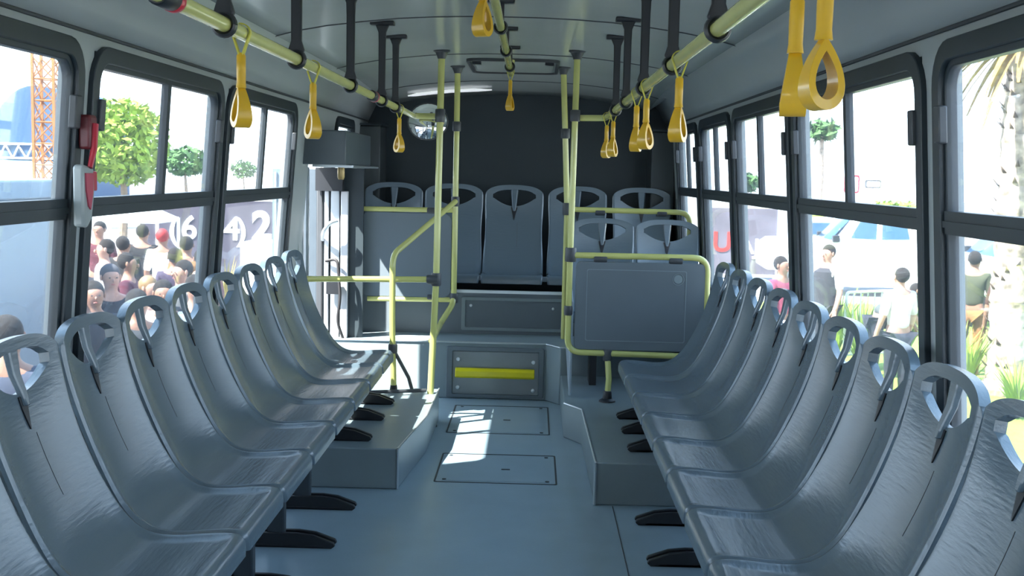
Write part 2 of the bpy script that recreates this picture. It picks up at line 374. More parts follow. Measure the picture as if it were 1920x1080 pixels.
def make_shell():
    us = [-1, -.985, -.965, -.94, -.90, -.84, -.78, -.73] ; inner = [-.68+.68*2*i/18 for i in range(19)]
    us = us+inner+[-x for x in us[::-1]]; nu = len(us); HC = .70
    hole_c = [i for i in range(nu-1) if us[i] > -.735 and us[i+1] < .735]
    def vout(u): return VT-.068*(1-math.sqrt(max(0, 1-abs(u)**2.6)))
    def vt(u):
        k = min(1, abs(u)/HC); return vout(u)-.030-.012*k**5 if abs(u) < .75 else vout(u)-.034
    def vb(u):
        k = min(1, abs(u)/HC); return VT-.130+.048*k**2.0 if abs(u) < .75 else VT-.088
    n1, n2, n3 = 40, 6, 3; rows = []
    for j in range(n1): rows.append(lambda u, t=j/n1: vb(u)*t)
    for j in range(n2): rows.append(lambda u, t=j/n2: vb(u)+(vt(u)-vb(u))*t)
    for j in range(n3+1): rows.append(lambda u, t=j/n3: vt(u)+(vout(u)-vt(u))*t)
    nr = len(rows); vs = []
    for bk in (False, True):
        for r_ in rows:
            for u in us: vs.append(seat_pt(u, r_(u), bk))
    N = nu*nr; cell = lambda j, i: not (n1 <= j < n1+n2 and i in hole_c)
    fs = []; idx = lambda b, j, i: b*N+j*nu+i
    for j in range(nr-1):
        for i in range(nu-1):
            if cell(j, i):
                fs.append((idx(0, j, i), idx(0, j, i+1), idx(0, j+1, i+1), idx(0, j+1, i)))
                fs.append((idx(1, j, i), idx(1, j+1, i), idx(1, j+1, i+1), idx(1, j, i+1)))
    def wall_(a, b): fs.append((a, b, b+N, a+N))
    for i in range(nu-1): wall_(idx(0, 0, i), idx(0, 0, i+1)); wall_(idx(0, nr-1, i), idx(0, nr-1, i+1))
    for j in range(nr-1): wall_(idx(0, j, 0), idx(0, j+1, 0)); wall_(idx(0, j, nu-1), idx(0, j+1, nu-1))
    c0, c1 = hole_c[0], hole_c[-1]+1
    for i in range(c0, c1): wall_(idx(0, n1, i), idx(0, n1, i+1)); wall_(idx(0, n1+n2, i), idx(0, n1+n2, i+1))
    for j in range(n1, n1+n2): wall_(idx(0, j, c0), idx(0, j+1, c0)); wall_(idx(0, j, c1), idx(0, j+1, c1))
    return MB().add(vs, fs)
SEATG = 'grey moulded plastic bus seats'
def make_seat(label):
    t = thing('bus_seat', label, 'seat', group=SEATG)
    sh = make_shell().build('seat_shell', M_SEAT, t, ang=50)
    q = sh.modifiers.new('round', 'BEVEL'); q.width = .0035; q.segments = 3; q.limit_method = 'ANGLE'; q.angle_limit = R_(50)
    # central rib crossing the hand hole
    rb_ = MB(); vs = []
    for v, wd in ((VT-.015, .032), (VT-.05, .028), (VT-.09, .023), (VT-.140, .017), (VT-.165, .010)):
        (x, z), _ = prof(v)
        dx = -.034 if v > VT-.13 else -.026
        vs += [(x+dx, -wd, z), (x+dx, wd, z), (x+dx+.014, wd*.7, z), (x+dx+.014, -wd*.7, z)]
    fs = [(i*4+k, i*4+(k+1) % 4, (i+1)*4+(k+1) % 4, (i+1)*4+k) for i in range(4) for k in range(4)]+[(0, 1, 2, 3), (16, 17, 18, 19)]
    rb_.add(vs, fs); rb_.build('handle_rib', M_SEAT, t, bevel=.003)
    # dark v-shaped recess below the hand hole
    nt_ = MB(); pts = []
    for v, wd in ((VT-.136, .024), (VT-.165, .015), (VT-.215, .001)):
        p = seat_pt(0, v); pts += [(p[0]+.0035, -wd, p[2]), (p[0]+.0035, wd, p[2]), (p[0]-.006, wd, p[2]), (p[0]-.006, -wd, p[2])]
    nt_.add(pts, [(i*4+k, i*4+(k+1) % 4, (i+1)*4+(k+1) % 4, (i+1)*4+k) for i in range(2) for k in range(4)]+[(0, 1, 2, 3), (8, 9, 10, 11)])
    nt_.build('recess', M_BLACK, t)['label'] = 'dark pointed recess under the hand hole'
    # moulding line on the lower back, and bracket below the pan
    ln = MB(); ln.tube([(seat_pt(.12, v)[0]+.0004, .024, seat_pt(.12, v)[2]) for v in [VT*(.56+.18*i/12) for i in range(13)]], .0009, 6); ln.build('moulding_line', M_TRIM, t)
    bk = MB(); bk.box(-.25, -.04, -.05, -.03, .405, .428); bk.box(-.25, -.04, .03, .05, .405, .428); bk.box(-.27, -.23, -.12, .12, .402, .426)
    bk.build('mounting_bracket', M_CLAMP, t)
    return t
ORD = ['nearest and cropped', 'second', 'third', 'fourth', 'fifth', 'sixth', 'seventh', 'eighth', 'ninth and farthest']
proto = None
Lc = [5.6575-.435*k for k in range(9)][::-1]
for i, y in enumerate(Lc):
    lab = f'grey moulded plastic seat in the left window row, {ORD[i]} from the camera'
    if proto is None: proto = make_seat(lab); proto.location = (-.575, y, 0)
    else: dup(proto, (-.575, y, 0), 0, lab)
Rc = [5.53-.43*k for k in range(9)][::-1]
for i, y in enumerate(Rc):
    dup(proto, (.592, y, 0), math.pi, f'grey moulded plastic seat in the right window row, {ORD[i]} from the camera')
for x, lab in ((-.86, 'grey seat at the far left of the raised rear bench'), (-.43, 'grey seat second from left on the rear bench, behind the yellow poles'),
               (.0, 'grey seat in the middle of the raised rear bench, fully in view'), (.45, 'grey seat on the rear bench just right of the middle, behind the right pole'), (.905, 'grey seat at the far right of the raised rear bench')):
    dup(proto, (x, 7.72, .172), -math.pi/2, lab, (1, 1.0, 1.155))
dup(proto, (.555, 6.44, .148), -math.pi/2, 'grey forward seat behind the partition panel, the one next to the yellow pole', (1, .93, 1))
dup(proto, (.945, 6.44, .148), -math.pi/2, 'grey forward seat behind the partition panel, the one next to the right window', (1, .93, 1))
# rear bench frame
t = thing('bench_support', 'dark steel frame carrying the five rear bench seats', 'seat frame', (0, 7.72, 0))
e = MB(); e.box(-1.12, 1.12, 0.0, .04, .655, .688); e.build('front_rail', M_PANEL, t, bevel=.004)
e = MB(); e.box(-1.12, 1.12, .25, .29, .63, .66); e.build('rear_rail', M_BLACK, t)
for x in (-1.05, -.5, .5, 1.05):
    e = MB(); e.box(x-.02, x+.02, .2, .3, .42, .64); e.build('leg', M_BLACK, t)
t = thing('bench_support', 'dark frame under the two forward seats behind the partition panel', 'seat frame', (.75, 6.6, .182))
e = MB(); e.box(-.38, .38, -.12, -.08, .36, .40); e.box(-.38, .38, .05, .09, .36, .40); e.build('cross_rails', M_BLACK, t)
for x in (-.25, .25):
    e = MB(); e.box(x-.02, x+.02, -.1, .07, 0, .37); e.build('leg', M_BLACK, t)
# side benches: beam and pedestal legs
def bench(side, x0, ya, yb, legs, boxfrom, boxz, lab):
    t = thing('bench_support', lab, 'seat frame', (x0, ya, 0))
    S = side
    e = MB(); e.box(min(-S*-.16, S*.16), max(S*.16, S*.205) if S > 0 else -.16, 0, yb-ya, .372, .405)
    if S < 0: e = MB(); e.box(-.205, -.16, 0, yb-ya, .372, .405)
    e.build('beam', M_BLACK, t, bevel=.004)
    for y in legs:
        z0 = boxz if y > boxfrom else 0
        e = MB(); e.box(min(S*.17, S*.235), max(S*.17, S*.235), y-ya-.022, y-ya+.022, z0+.03, .375)
        lg = e.build('leg', mat('leg_dark_blue_grey', (.035, .045, .055), .45), t, bevel=.006)
        f = MB()
        for dy in (-.030, .012):
            f.prism([(.28, 0), (-.005, 0), (-.018, .010), (-.012, .022), (.06, .048), (.12, .055), (.28, .055)], dy, dy+.018, lambda u, v, h: (S*u, y-ya+h, z0+v))
        f.box(min(S*.02, S*.28), max(S*.02, S*.28), y-ya-.03, y-ya+.03, z0, z0+.012)
        f.build('foot', M_BLACK, lg, bevel=.003)
    return t
bench(-1, -.575, 1.95, 5.87, [2.27, 2.71, 3.16, 3.62, 4.09, 4.57, 5.02, 5.45, 5.83], 4.87, .18, 'dark beam and splayed pedestal legs under the left seat row')
bench(1, .592, 1.68, 5.74, [2.10, 2.58, 3.05, 3.53, 4.0, 4.48, 4.95, 5.30, 5.62], 4.72, .182, 'dark beam and splayed pedestal legs under the right seat row')

# ------------------------------------------------------------------ rails, hangers, poles
RZ = 1.68; RR = .0165
def clamp(parent, p, ax='z', r=.027, L=.07):
    e = MB(); e.lathe([(r*.9, -L/2), (r, -L/2+.006), (r, L/2-.006), (r*.9, L/2)], p, ax, 16)
    return e.build('clamp', M_CLAMP, parent)
def flange(parent, x, y):
    z = ctop(x, y); e = MB(); e.lathe([(.021, -.045), (.026, -.03), (.034, -.012), (.045, -.006), (.045, 0.004)], (x, y, z), 'z', 20)
    return e.build('ceiling_flange', M_CLAMP, parent)
LRX, RRX = -.525, .503
t = thing('grab_rail', 'yellow overhead grab rail above the left seat row, curving in to the near left pole', 'grab rail', (0, 0, 0))
e = MB(); e.tube([(LRX, -.5, RZ), (LRX, 6.30, RZ), (-.39, 6.28, RZ)], RR, 14, .12); e.build('rail', M_YEL, t)
t2 = thing('grab_rail', 'yellow overhead grab rail above the right seat row, turning in to the right pole', 'grab rail', (0, 0, 0))
e = MB(); e.tube([(RRX, -.5, RZ), (RRX, 6.08, RZ), (.375, 6.12, RZ)], RR, 14, .07); e.build('rail', M_YEL, t2)
t3 = thing('grab_rail', 'yellow overhead grab rail along the middle of the ceiling', 'grab rail', (0, 0, 0))
e = MB(); e.tube([(0, -.5, 1.965), (0, 2.5, 1.93), (-.005, 6.5, 1.93), (-.005, 6.62, 1.99), (-.005, 6.63, 2.02)], RR, 14, .05); e.build('rail', M_YEL, t3)
def hanger(x, y, rz, label, group, first):
    zt_ = ctop(x)
    t = thing('rail_hanger', label, 'hanger', (x, y, rz), group=group)
    e = MB(); e.box(-.052, .052, -.022, .022, zt_-rz-.016, zt_-rz+.003); e.build('mounting_plate', M_BLACK, t, bevel=.005)
    h = zt_-rz
    if h > .15:
        e = MB(); pr = [(.030, h-.012), (.0165, h-.045), (.015, h-.09), (.0145, .05), (.022, .026), (.02, .018)]
        vs = []
        for wd, z in pr: vs += [(-wd, -.009, z), (wd, -.009, z), (wd, .009, z), (-wd, .009, z)]
        e.add(vs, [(i*4+k, i*4+(k+1) % 4, (i+1)*4+(k+1) % 4, (i+1)*4+k) for i in range(len(pr)-1) for k in range(4)]+[(0, 1, 2, 3), tuple(range(4*len(pr)-4, 4*len(pr)))])
    else:
        e = MB(); e.box(-.012, .012, -.008, .008, .015, h-.01)
    e.build('arm', M_BLACK, t, bevel=.004)
    e = MB(); e.tube([(.022*math.cos(a), 0, .022*math.sin(a)) for a in [2*math.pi*k/20 for k in range(21)]], .0065, 8, cap=False)
    o = e.build('ring', M_BLACK, t); o.scale = (1, 1.9, 1)
    return t
on = ['nearest', 'second', 'third', 'fourth', 'fifth']
for i, y in enumerate((2.46, 3.20, 4.13, 4.97, 5.45)): hanger(LRX, y, RZ, f'black hanger arm holding the left grab rail, {on[i]} from the camera', 'black rail hanger arms', i == 0)
for i, y in enumerate((2.37, 3.14, 3.96, 4.72, 5.32)): hanger(RRX, y, RZ, f'black hanger arm holding the right grab rail, {on[i]} from the camera', 'black rail hanger arms', i == 0)
for i, y in enumerate((4.42, 5.25, 6.02)): hanger(-.002, y, 1.93, f'short black ceiling bracket on the middle grab rail, {on[i]} in view', 'short ceiling brackets', i == 0)

# hand straps
def strap_proto(label):
    t = thing('hand_strap', label, 'hand strap', group='yellow hand straps')
    e = MB()                                   # webbing loop over the rail, V shaped
    for s in (-1, 1):
        e.prism([(s*.0175, .0), (s*.0205, .0), (s*.0035, -.052), (s*.0005, -.050)], -.007, .007, lambda u, v, h: (u, h, v))
    arc = [(-.0205*math.cos(a), .0205*math.sin(a)) for a in [math.pi*k/10 for k in range(11)]]; arc2 = [(-.0178*math.cos(a), .0178*math.sin(a)) for a in [math.pi*k/10 for k in range(11)]]
    e.prism(arc+arc2[::-1], -.007, .007, lambda u, v, h: (u, h, v))
    e.build('webbing', M_WEB, t)
    e = MB(); e.tube([(0, 0, -.042), (0, 0, -.048), (0, 0, -.075), (0, 0, -.104), (0, 0, -.116)], [.006, .0095, .0098, .0094, .0110], 14); e.build('stem', M_STRAP, t)
    # teardrop band
    pts = []
    N = 40
    for k in range(N):
        a = 2*math.pi*k/N; s_ = math.sin(a); c_ = -math.cos(a)
        z = -.113-.088*(1+c_)/2*1.0; z = -.112-.088*(1-math.cos(a))/2
        wd = .029*s_*math.sin(a/2 if a < math.pi else math.pi-a/2)**.9 if True else 0
        pts.append((wd, z))
    inn = []
    cx = sum(p[0] for p in pts)/N; cz = -.163
    for x, z in pts: inn.append((x*.62, cz+(z-cz)*.66))
    e = MB(); e.ring(pts, inn, -.015, .015, lambda u, v, h: (u, h*(.5+.62*min(1, max(0, (-.112-v)/.07))), v)); e.build('loop', M_STRAP, t, bevel=.005, ang=50)
    return t
straps = [(LRX, 2.60, RZ, 55, 'yellow hand strap on the left rail, nearest the camera'), (LRX, 3.44, RZ, 50, 'yellow hand strap on the left rail, second from the camera'),
          (LRX+.005, 5.58, RZ, 45, 'yellow hand strap on the left rail near the round mirror'),
          (RRX, 1.49, RZ, 12, 'large yellow hand strap at top right with its open loop facing the camera'), (RRX, 1.65, RZ, 80, 'large yellow hand strap at top right seen edge on, left of the open loop'),
          (RRX, 2.97, RZ, 62, 'yellow hand strap on the right rail, alone beside the second hanger'),
          (RRX, 3.83, RZ, 50, 'yellow hand strap on the right rail, right one of the middle pair'), (RRX, 4.2, RZ, 68, 'yellow hand strap on the right rail, left one of the middle pair'),
          (RRX, 5.44, RZ, 62, 'yellow hand strap on the right rail, right one of the farthest pair'), (RRX-.002, 5.90, RZ, 50, 'yellow hand strap on the right rail, left one of the farthest pair'),
          (0, 2.92, 1.93, 60, 'yellow hand strap on the middle rail at the top edge of the photo'), (-.004, 6.30, 1.93, 70, 'yellow hand strap at the far end of the middle rail')]
sp = None
for x, y, z, a, lab in straps:
    if sp is None: sp = strap_proto(lab); sp.location = (x, y, z); sp.rotation_euler = (0, 0, R_(0)); s_ = sp
    else: s_ = dup(sp, (x, y, z), 0, lab)
    s_.rotation_euler = (0, 0, 0); s_.scale = (1.08, 1.08, 1.055)
    # webbing hugs the rail; stem and loop are turned about the vertical
    for c in s_.children:
        if c.name.startswith(('stem', 'loop')): c.rotation_euler = (0, 0, R_(a if x > -.1 else -a))
# bell buttons on left rail
for y, lab in ((2.10, 'black and red stop button on the left rail at the top edge of the photo'), (4.72, 'small black and red stop button on the left rail near the third hanger')):
    t = thing('stop_button', lab, 'button', (LRX, y, RZ))
    e = MB(); e.lathe([(.019, -.075), (.022, -.07), (.022, -.0), (.020, .004)], (0, 0, 0), 'y', 18); e.build('body', M_BLACK, t)
    e = MB(); e.lathe([(.0195, 0), (.023, .006), (.023, .022), (.0175, .03)], (0, 0, 0), 'y', 18); e.build('red_collar', M_RED, t)['label'] = 'glossy red collar'

# poles
t = thing('grab_pole', 'yellow floor to ceiling pole left of the aisle, nearer the camera, with the round mirror', 'pole', (-.38, 6.16, 0))
e = MB(); e.tube([(-.022, -.035, .03), (.0, .02, .8), (.009, .04, ctop(.37)-.02)], .018, 14); e.build('tube', M_YEL, t)
e = MB(); e.lathe([(.045, .001), (.045, .008), (.03, .014), (.025, .05), (.02, .055)], (-.022, -.035, 0), 'z', 20); e.build('floor_flange', M_CLAMP, t)
flange(t, 0, 0).location = (.009, .04, 0)
o = [c for c in t.children if c.name.startswith('ceiling_flange')][0]; o.location = (.009, .04, ctop(.371)-ctop(0))
clamp(t, (-.0, .02, .80)); clamp(t, (.006, .035, 1.68), 'z')
t = thing('grab_pole', 'yellow ceiling pole left of the aisle, the farther one, bending forward at its foot', 'pole', (0, 0, 0))
e = MB(); e.tube([(-.346, 7.10, ctop(.346)-.02), (-.346, 7.10, .57), (-.40, 6.80, .48), (-.397, 6.165, .465)], .018, 14, .07); e.build('tube', M_YEL, t)
flange(t, -.346, 7.10)
for z in (.60, 1.20, 1.66): clamp(t, (-.346, 7.10, z), 'z', .026, .06)
t = thing('grab_pole', 'yellow right pole that bends into the frame around the grey partition panel', 'pole', (0, 0, 0))
e = MB(); PX = .348
e.tube([(PX, 6.10, ctop(PX)-.02), (.339, 6.09, .95), (.337, 6.08, .437), (.97, 6.08, .428)], .0165, 14, .075)
e.tube([(.345, 6.085, .956), (1.070, 6.085, .957), (1.070, 6.085, .66)], .0165, 14, .08); e.build('tube', M_YEL, t)
flange(t, PX, 6.10)
clamp(t, (.342, 6.09, .958), 'z', .03, .075); clamp(t, (.346, 6.10, 1.69), 'z', .026, .06); clamp(t, (.337, 6.08, .66), 'z', .023, .05)
for x in (.50, .90): clamp(t, (x, 6.085, .94), 'x', .021, .07)
e = MB(); e.tube([(.555, 6.03, .195), (.562, 6.05, .30), (.553, 6.08, .42)], .016, 12); e.build('leg', M_YEL, t)
e = MB(); e.lathe([(.045, .183), (.043, .19), (.026, .2), (.022, .235), (.018, .24)], (.555, 6.03, 0), 'z', 18); e.build('leg_foot', M_BLACK, t)
clamp(t, (.553, 6.08, .425), 'z', .024, .06)
pn = MB(); pn.prism(rrect(.372, 1.062, .452, .925, .03), 6.075, 6.09, lambda u, v, h: (u, h, v))
pn = pn.build('partition_panel', M_PANEL, bevel=.003); tag(pn, 'blue grey partition panel inside the curved yellow frame before the right seats', 'panel')
e = MB(); e.ring(rrect(.43, .96, .50, .885, .01), rrect(.434, .956, .504, .881, .01), 0, .0022, lambda u, v, h: (u, 6.075-h, v)); e.build('pressed_border', M_BOX, pn)
e = MB(); e.lathe([(.002, -.003), (.022, -.0025), (.024, 0)], (.915, 6.075, .84), 'y', 20); e.tube([(.915+.03*math.cos(a), 6.073, .84+.03*math.sin(a)) for a in [2*math.pi*k/24 for k in range(25)]], .0015, 6); e.build('round_badge', M_BOX, pn)
t = thing('grab_pole', 'yellow pole behind the right partition, its top rail bending down behind the forward seats', 'pole', (0, 0, 0))
e = MB(); e.tube([(.300, 7.06, ctop(.3)-.02), (.345, 7.10, 1.17), (.345, 7.10, .36)], .018, 14)
e.tube([(.345, 7.10, 1.168), (1.105, 7.10, 1.165), (1.105, 7.10, .9)], .0165, 14, .08); e.build('tube', M_YEL, t)
flange(t, .300, 7.06); clamp(t, (.345, 7.10, 1.17), 'z', .027, .075); clamp(t, (.322, 7.08, 1.63), 'z', .028, .06)
for x in (.55, .93): clamp(t, (x, 7.10, 1.155), 'x', .02, .06)
# side panel by forward seats
sd = MB(); sd.prism([(6.12, .19), (6.90, .36), (7.02, 1.06), (6.9, 1.10), (6.55, .78), (6.15, .70)], .352, .366, lambda u, v, h: (h, u, v))
sd = sd.build('side_panel', mat('pale_blue_panel', (.30, .36, .42), .4), bevel=.004); tag(sd, 'pale blue grey side panel beside the forward seats, behind the right pole', 'panel')
# left guard frame in front of the door
t = thing('guard_rail', 'yellow guard frame with slanting bar between the last left seat and the doorway', 'guard rail', (0, 0, 0))
e = MB(); e.tube([(-1.10, 6.15, .788), (-.40, 6.165, .80)], .0165, 14); e.build('cross_bar', M_YEL, t)
e = MB(); e.tube([(-.600, 6.15, .20), (-.612, 6.15, .55), (-.614, 6.15, .93), (-.345, 7.08, 1.20)], .0165, 14, .07); e.build('post', M_YEL, t)
e = MB(); e.lathe([(.035, .181), (.033, .188), (.021, .195), (.018, .22)], (-.6, 6.15, 0), 'z', 16); e.build('foot', M_BLACK, t)
clamp(t, (-.607, 6.15, .42), 'z', .025, .05)
e = MB(); e.tube([(-.607, 6.15, .42), (-.52, 6.16, .26), (-.50, 6.16, .19)], .010, 10); e.tube([(-.72, 6.0, .205), (-.42, 6.12, .20)], .010, 10); e.build('brace', M_CLAMP, t)
clamp(t, (-.40, 6.165, .80), 'x', .025, .06)
# left partition by pole 2
t = thing('partition_panel', 'grey partition panel between yellow bars on the left, beside the folded door', 'panel', (0, 7.1, 0))
e = MB(); e.prism(rrect(-.925, -.365, .60, 1.125, .05), -.008, .008, lambda u, v, h: (u, h, v)); e.build('panel', M_PANEL, t, bevel=.003)
e = MB(); e.tube([(-.915, 0, 1.142), (-.36, 0, 1.145)], .0155, 12); e.build('top_bar', M_YEL, t)
e = MB(); e.tube([(-.885, 0, .583), (-.36, 0, .588)], .0155, 12); e.build('bottom_bar', M_YEL, t)
for x in (-.48,): clamp(t, (x, 0, 1.14), 'x', .02, .08); clamp(t, (x, 0, .6), 'x', .02, .06)

# convex mirror
t = thing('convex_mirror', 'round convex mirror fixed on the near left pole below the ceiling', 'mirror', (-.455, 6.36, 1.655))
rot = Matrix.Rotation(R_(-22), 3, 'X') @ Matrix.Rotation(R_(10), 3, 'Y')
chrome = mat('mirror_chrome', (.92, .93, .95), .03, 1.0, vary=0)
e = MB(); vs = []; seg = 28
for i in range(9):
    th = R_(62)*i/8
    for k in range(seg):
        a = 2*math.pi*k/seg; rr = .108*math.sin(th)/math.sin(R_(62)); h = (math.cos(th)-math.cos(R_(62)))*.10
        vs.append(rot @ Vector((rr*math.cos(a), -h, rr*math.sin(a))))
e.add(vs, [(i*seg+k, i*seg+(k+1) % seg, (i+1)*seg+(k+1) % seg, (i+1)*seg+k) for i in range(8) for k in range(seg)]); e.build('mirror_dome', chrome, t, ang=60)
e = MB(); e.tube([rot @ Vector((.109*math.cos(a), .001, .109*math.sin(a))) for a in [2*math.pi*k/30 for k in range(31)]], .004, 8, cap=False)
e.add([rot @ Vector((.106*math.cos(2*math.pi*k/30), .004, .106*math.sin(2*math.pi*k/30))) for k in range(30)], [tuple(range(30))]); e.build('rim', M_CLAMP, t)
e = MB(); e.tube([(0, .02, .0), (.05, -.08, .02), (.068, -.135, .02)], .008, 8); e.build('mount_arm', M_CLAMP, t)

# ------------------------------------------------------------------ doorway
t = thing('door_mechanism_box', 'grey box of the door mechanism high on the left wall above the doorway', 'box', (0, 0, 0))
e = MB(); e.box(-1.15, -.90, 6.32, 7.28, 1.405, 1.595); e.build('housing', mat('box_grey', (.08, .10, .115), .45), t, bevel=.008)
e = MB(); e.box(-1.1, -.87, 6.40, 7.30, 1.392, 1.405); e.tube([(-.88, 6.4, 1.396), (-.86, 7.32, 1.398)], .006, 8); e.build('lower_lip', M_ALU, t)
t = thing('buzzer', 'small amber buzzer hanging under the door mechanism box', 'buzzer', (-.955, 6.5, 1.392))
e = MB(); e.lathe([(.018, 0), (.021, -.012), (.021, -.055), (.015, -.068)], (0, 0, 0), 'z', 16); e.build('body', mat('amber_brass', (.42, .30, .13), .35, .4), t)
# folded far leaf across the doorway (seen face on) and near leaf folded outwards
def leaf(name, x0, x1, y, z0, z1, lab, lightm):
    t = thing(name, None, None); del t['label']; del t['category']; t['kind'] = 'structure'; t['label'] = lab
    n_ = 4; wdt = (x1-x0)/n_
    e = MB(); e.box(x0, x1, y, y+.018, z0, z1); e.build('leaf_panel', M_DARK, t)
    for k, (xa, wd, dp, m) in enumerate(((0, .035, .02, M_CLAMP), (.050, .026, .028, lightm), (.085, .055, .018, M_ALU), (.150, .045, .030, lightm))):
        if x0+xa+wd <= x1+.001:
            e = MB(); e.box(x0+xa, x0+xa+wd, y-dp, y, z0+.01, z1-.12*(k % 2)-.02); e.build('profile', m, t, bevel=.005)
    return t
M_DOORW = mat('door_profile_light', (.62, .62, .64), .4, .2)
d1 = leaf('door_1', -1.19, -.905, 7.03, .002, 1.39, 'folded aluminium door leaf standing beside the doorway', M_DOORW)
e = MB(); e.tube([(-1.13, 6.995, .82), (-1.05, 6.96, .84), (-1.03, 6.95, .60), (-1.05, 6.96, .45), (-1.0, 6.98, .30)], .009, 10, .05); e.build('hose', M_RUBBER, d1)
e = MB(); e.box(-1.12, -1.04, 6.96, 6.985, .62, .70); e.build('hinge_arm', M_BLACK, d1)
e = MB(); e.tube([(-1.15, 7.0, .95), (-1.14, 6.95, 1.0), (-1.09, 6.93, 1.06), (-1.05, 6.95, 1.07)], .012, 10, .04); e.build('handle', M_ALU, d1)
e = MB(); e.box(-1.185, -1.02, 6.94, 7.0, 1.25, 1.39); e.build('top_bracket', M_BLACK, d1)
e = MB(); e.box(-1.37, -1.20, 7.06, 7.09, -.3, 1.38); e.build('outer_panel', mat('door_outer_blue', (.06, .08, .10), .4), d1)
d2 = thing('door_2', None, None); del d2['label']; del d2['category']; d2['kind'] = 'structure'; d2['label'] = 'near door leaf edge folded against the door jamb'
e = MB(); e.box(-1.19, -1.165, 6.485, 6.50, 0, 1.39); e.box(-1.15, -1.135, 6.485, 6.50, 0, 1.39); e.build('jamb_profile', M_ALU, d2)
e = MB(); e.box(-1.24, -1.17, DOOR[0]-.10, DOOR[0]+.004, -.05, 1.42); struct(e.build(f'trim_{n}', M_WALL), 'door jamb'); n += 1

# rear corner cabinets, roof hatch, glowing strip for a ceiling highlight
for s, lab in ((-1, 'dark narrow cabinet in the rear left corner above the bench'), (1, 'dark narrow cabinet in the rear right corner above the bench')):
    e = MB(); e.box(min(s*1.14, s*.97), max(s*1.14, s*.97), 8.25, 8.6, .62, 1.70); o = e.build('rear_cabinet', mat('cabinet_dark', (.045, .055, .06), .5), bevel=.01); tag(o, lab, 'cabinet')
    e = MB(); e.box(min(s*1.16, s*.955), max(s*1.16, s*.955), 8.22, 8.6, 1.70, 1.715); e.build('top_cap', M_DARK, o)
t = thing('roof_hatch', 'flat rounded roof hatch in the ceiling above the rear of the aisle', 'hatch', (0, 7.05, ctop(0)-.0))
e = MB(); e.ring(rrect(-.27, .27, -.42, .42, .07), rrect(-.25, .25, -.40, .40, .06), -.016, .0, lambda u, v, h: (u, v, h-(.004))); e.build('rim', M_TRIM, t)
e = MB(); e.prism(rrect(-.235, .235, -.385, .385, .05), -.012, -.002, lambda u, v, h: (u, v, h)); e.build('lid', M_CEIL, t, bevel=.003)
for x in (-.21, .21): e = MB(); e.box(x-.025, x+.025, -.36, -.30, -.030, -.012); e.build('catch', M_BLACK, t)
t = thing('ceiling_glint', 'slim white glow strip standing for a highlight on the rear ceiling', 'highlight', (0, 0, 0))
M_GLINT = mat('glint_glow', (.9, .92, .95), .3); b_ = M_GLINT.node_tree.nodes['Principled BSDF']; b_.inputs['Emission Color'].default_value = (.95, .97, 1, 1); b_.inputs['Emission Strength'].default_value = .55  # faint emission stands in for a highlight reflected along the ceiling edge
e = MB(); e.tube([(x, 8.28, ctop(x, 8.28)-.012) for x in [-.78+.06*k for k in range(11)]], [.004]+[.011]*8+[.008, .004], 10); e.build('glow_strip', M_GLINT, t)

# emergency hammer set on the left pillar
t = thing('emergency_hammer', 'red emergency hammer in its clear case on the left pillar between windows', 'hammer', (-1.112, 3.13, 1.36))
e = MB(); e.box(-.005, .03, .02, .075, .06, .155); e.build('bracket', mat('dark_red_bracket', (.12, .015, .02), .4), t, bevel=.008)
e = MB(); e.tube([(.03, .05, .13), (.034, .035, .06), (.032, .01, .01)], [.012, .009, .007], 10); e.build('hammer_handle', M_RED, t)
e = MB(); e.prism([(-.035, .012), (-.022, .018), (.045, .01), (.05, -.06), (.03, -.13), (-.005, -.155), (-.034, -.15)], .0, .03, lambda u, v, h: (h, u, v)); e.build('case', M_CLEAR, t, bevel=.007)
e = MB(); e.prism([(-.022, -.005), (.030, -.005), (.028, -.055), (.010, -.105), (-.005, -.095), (-.02, -.05)], .030, .034, lambda u, v, h: (h, u, v)); e.build('label_card', mat('red_card', (.42, .05, .09), .5), t)
e = MB(); e.box(.0, .02, .055, .095, -.055, .0); e.build('seal', M_RED, t, bevel=.004)

# ================================================================== outside
G = -1.25
def gmat():
    m = mat('ground_pale_paving', (.25, .24, .23), .9, vary=.15, scale=1.2); return m
e = MB(); e.box(-70, 70, -25, 160, G-.1, G); struct(e.build('ground', gmat()), 'pale paved ground outside the bus')
M_GRASS = mat('grass_yellow_green', (.16, .25, .03), .9, vary=.35, scale=3)
M_LEAF = mat('leaf_yellow_green', (.20, .30, .03), .8, vary=.4, scale=2)
M_LEAFD = mat('leaf_green', (.05, .12, .03), .8, vary=.4, scale=2)
M_BARK = mat('bark', (.22, .16, .11), .9, vary=.3, scale=14)
SKIN = mat('skin', (.26, .13, .085), .55); SKIN2 = mat('skin_fair', (.40, .22, .16), .55)
def cloth(name, c): return mat('cloth_'+name, tuple(v*(.34 if min(c) < .5 else 1) for v in c), .9, vary=.12, scale=10)
HAIR = mat('hair_dark', (.012, .009, .008), .95); HAIRG = mat('hair_grey', (.09, .085, .095), .95)

# unseen canopy added left of the bus to keep sun off the nearer windows
t = thing('added_sunshade', 'unseen white canopy added left of the bus to block the sun', 'canopy', (0, 0, 0))
e = MB(); e.prism([(-6.2, 3.45), (-1.75, 3.45), (-4.0, 4.4)], -4.0, 3.74, lambda u, v, h: (u, h, v)); e.build('roof', cloth('canvas_white', (.8, .8, .8)), t)
for x in (-6.1,):
    for y in (-3.9, 3.6):
        e = MB(); e.tube([(x, y, G), (x, y, 3.46)], .04, 10); e.build('post', M_WHITEP, t)
for y in (-3.9,):
    e = MB(); e.tube([(-1.9, y, G), (-1.9, y, 3.46)], .04, 10); e.build('post', M_WHITEP, t)

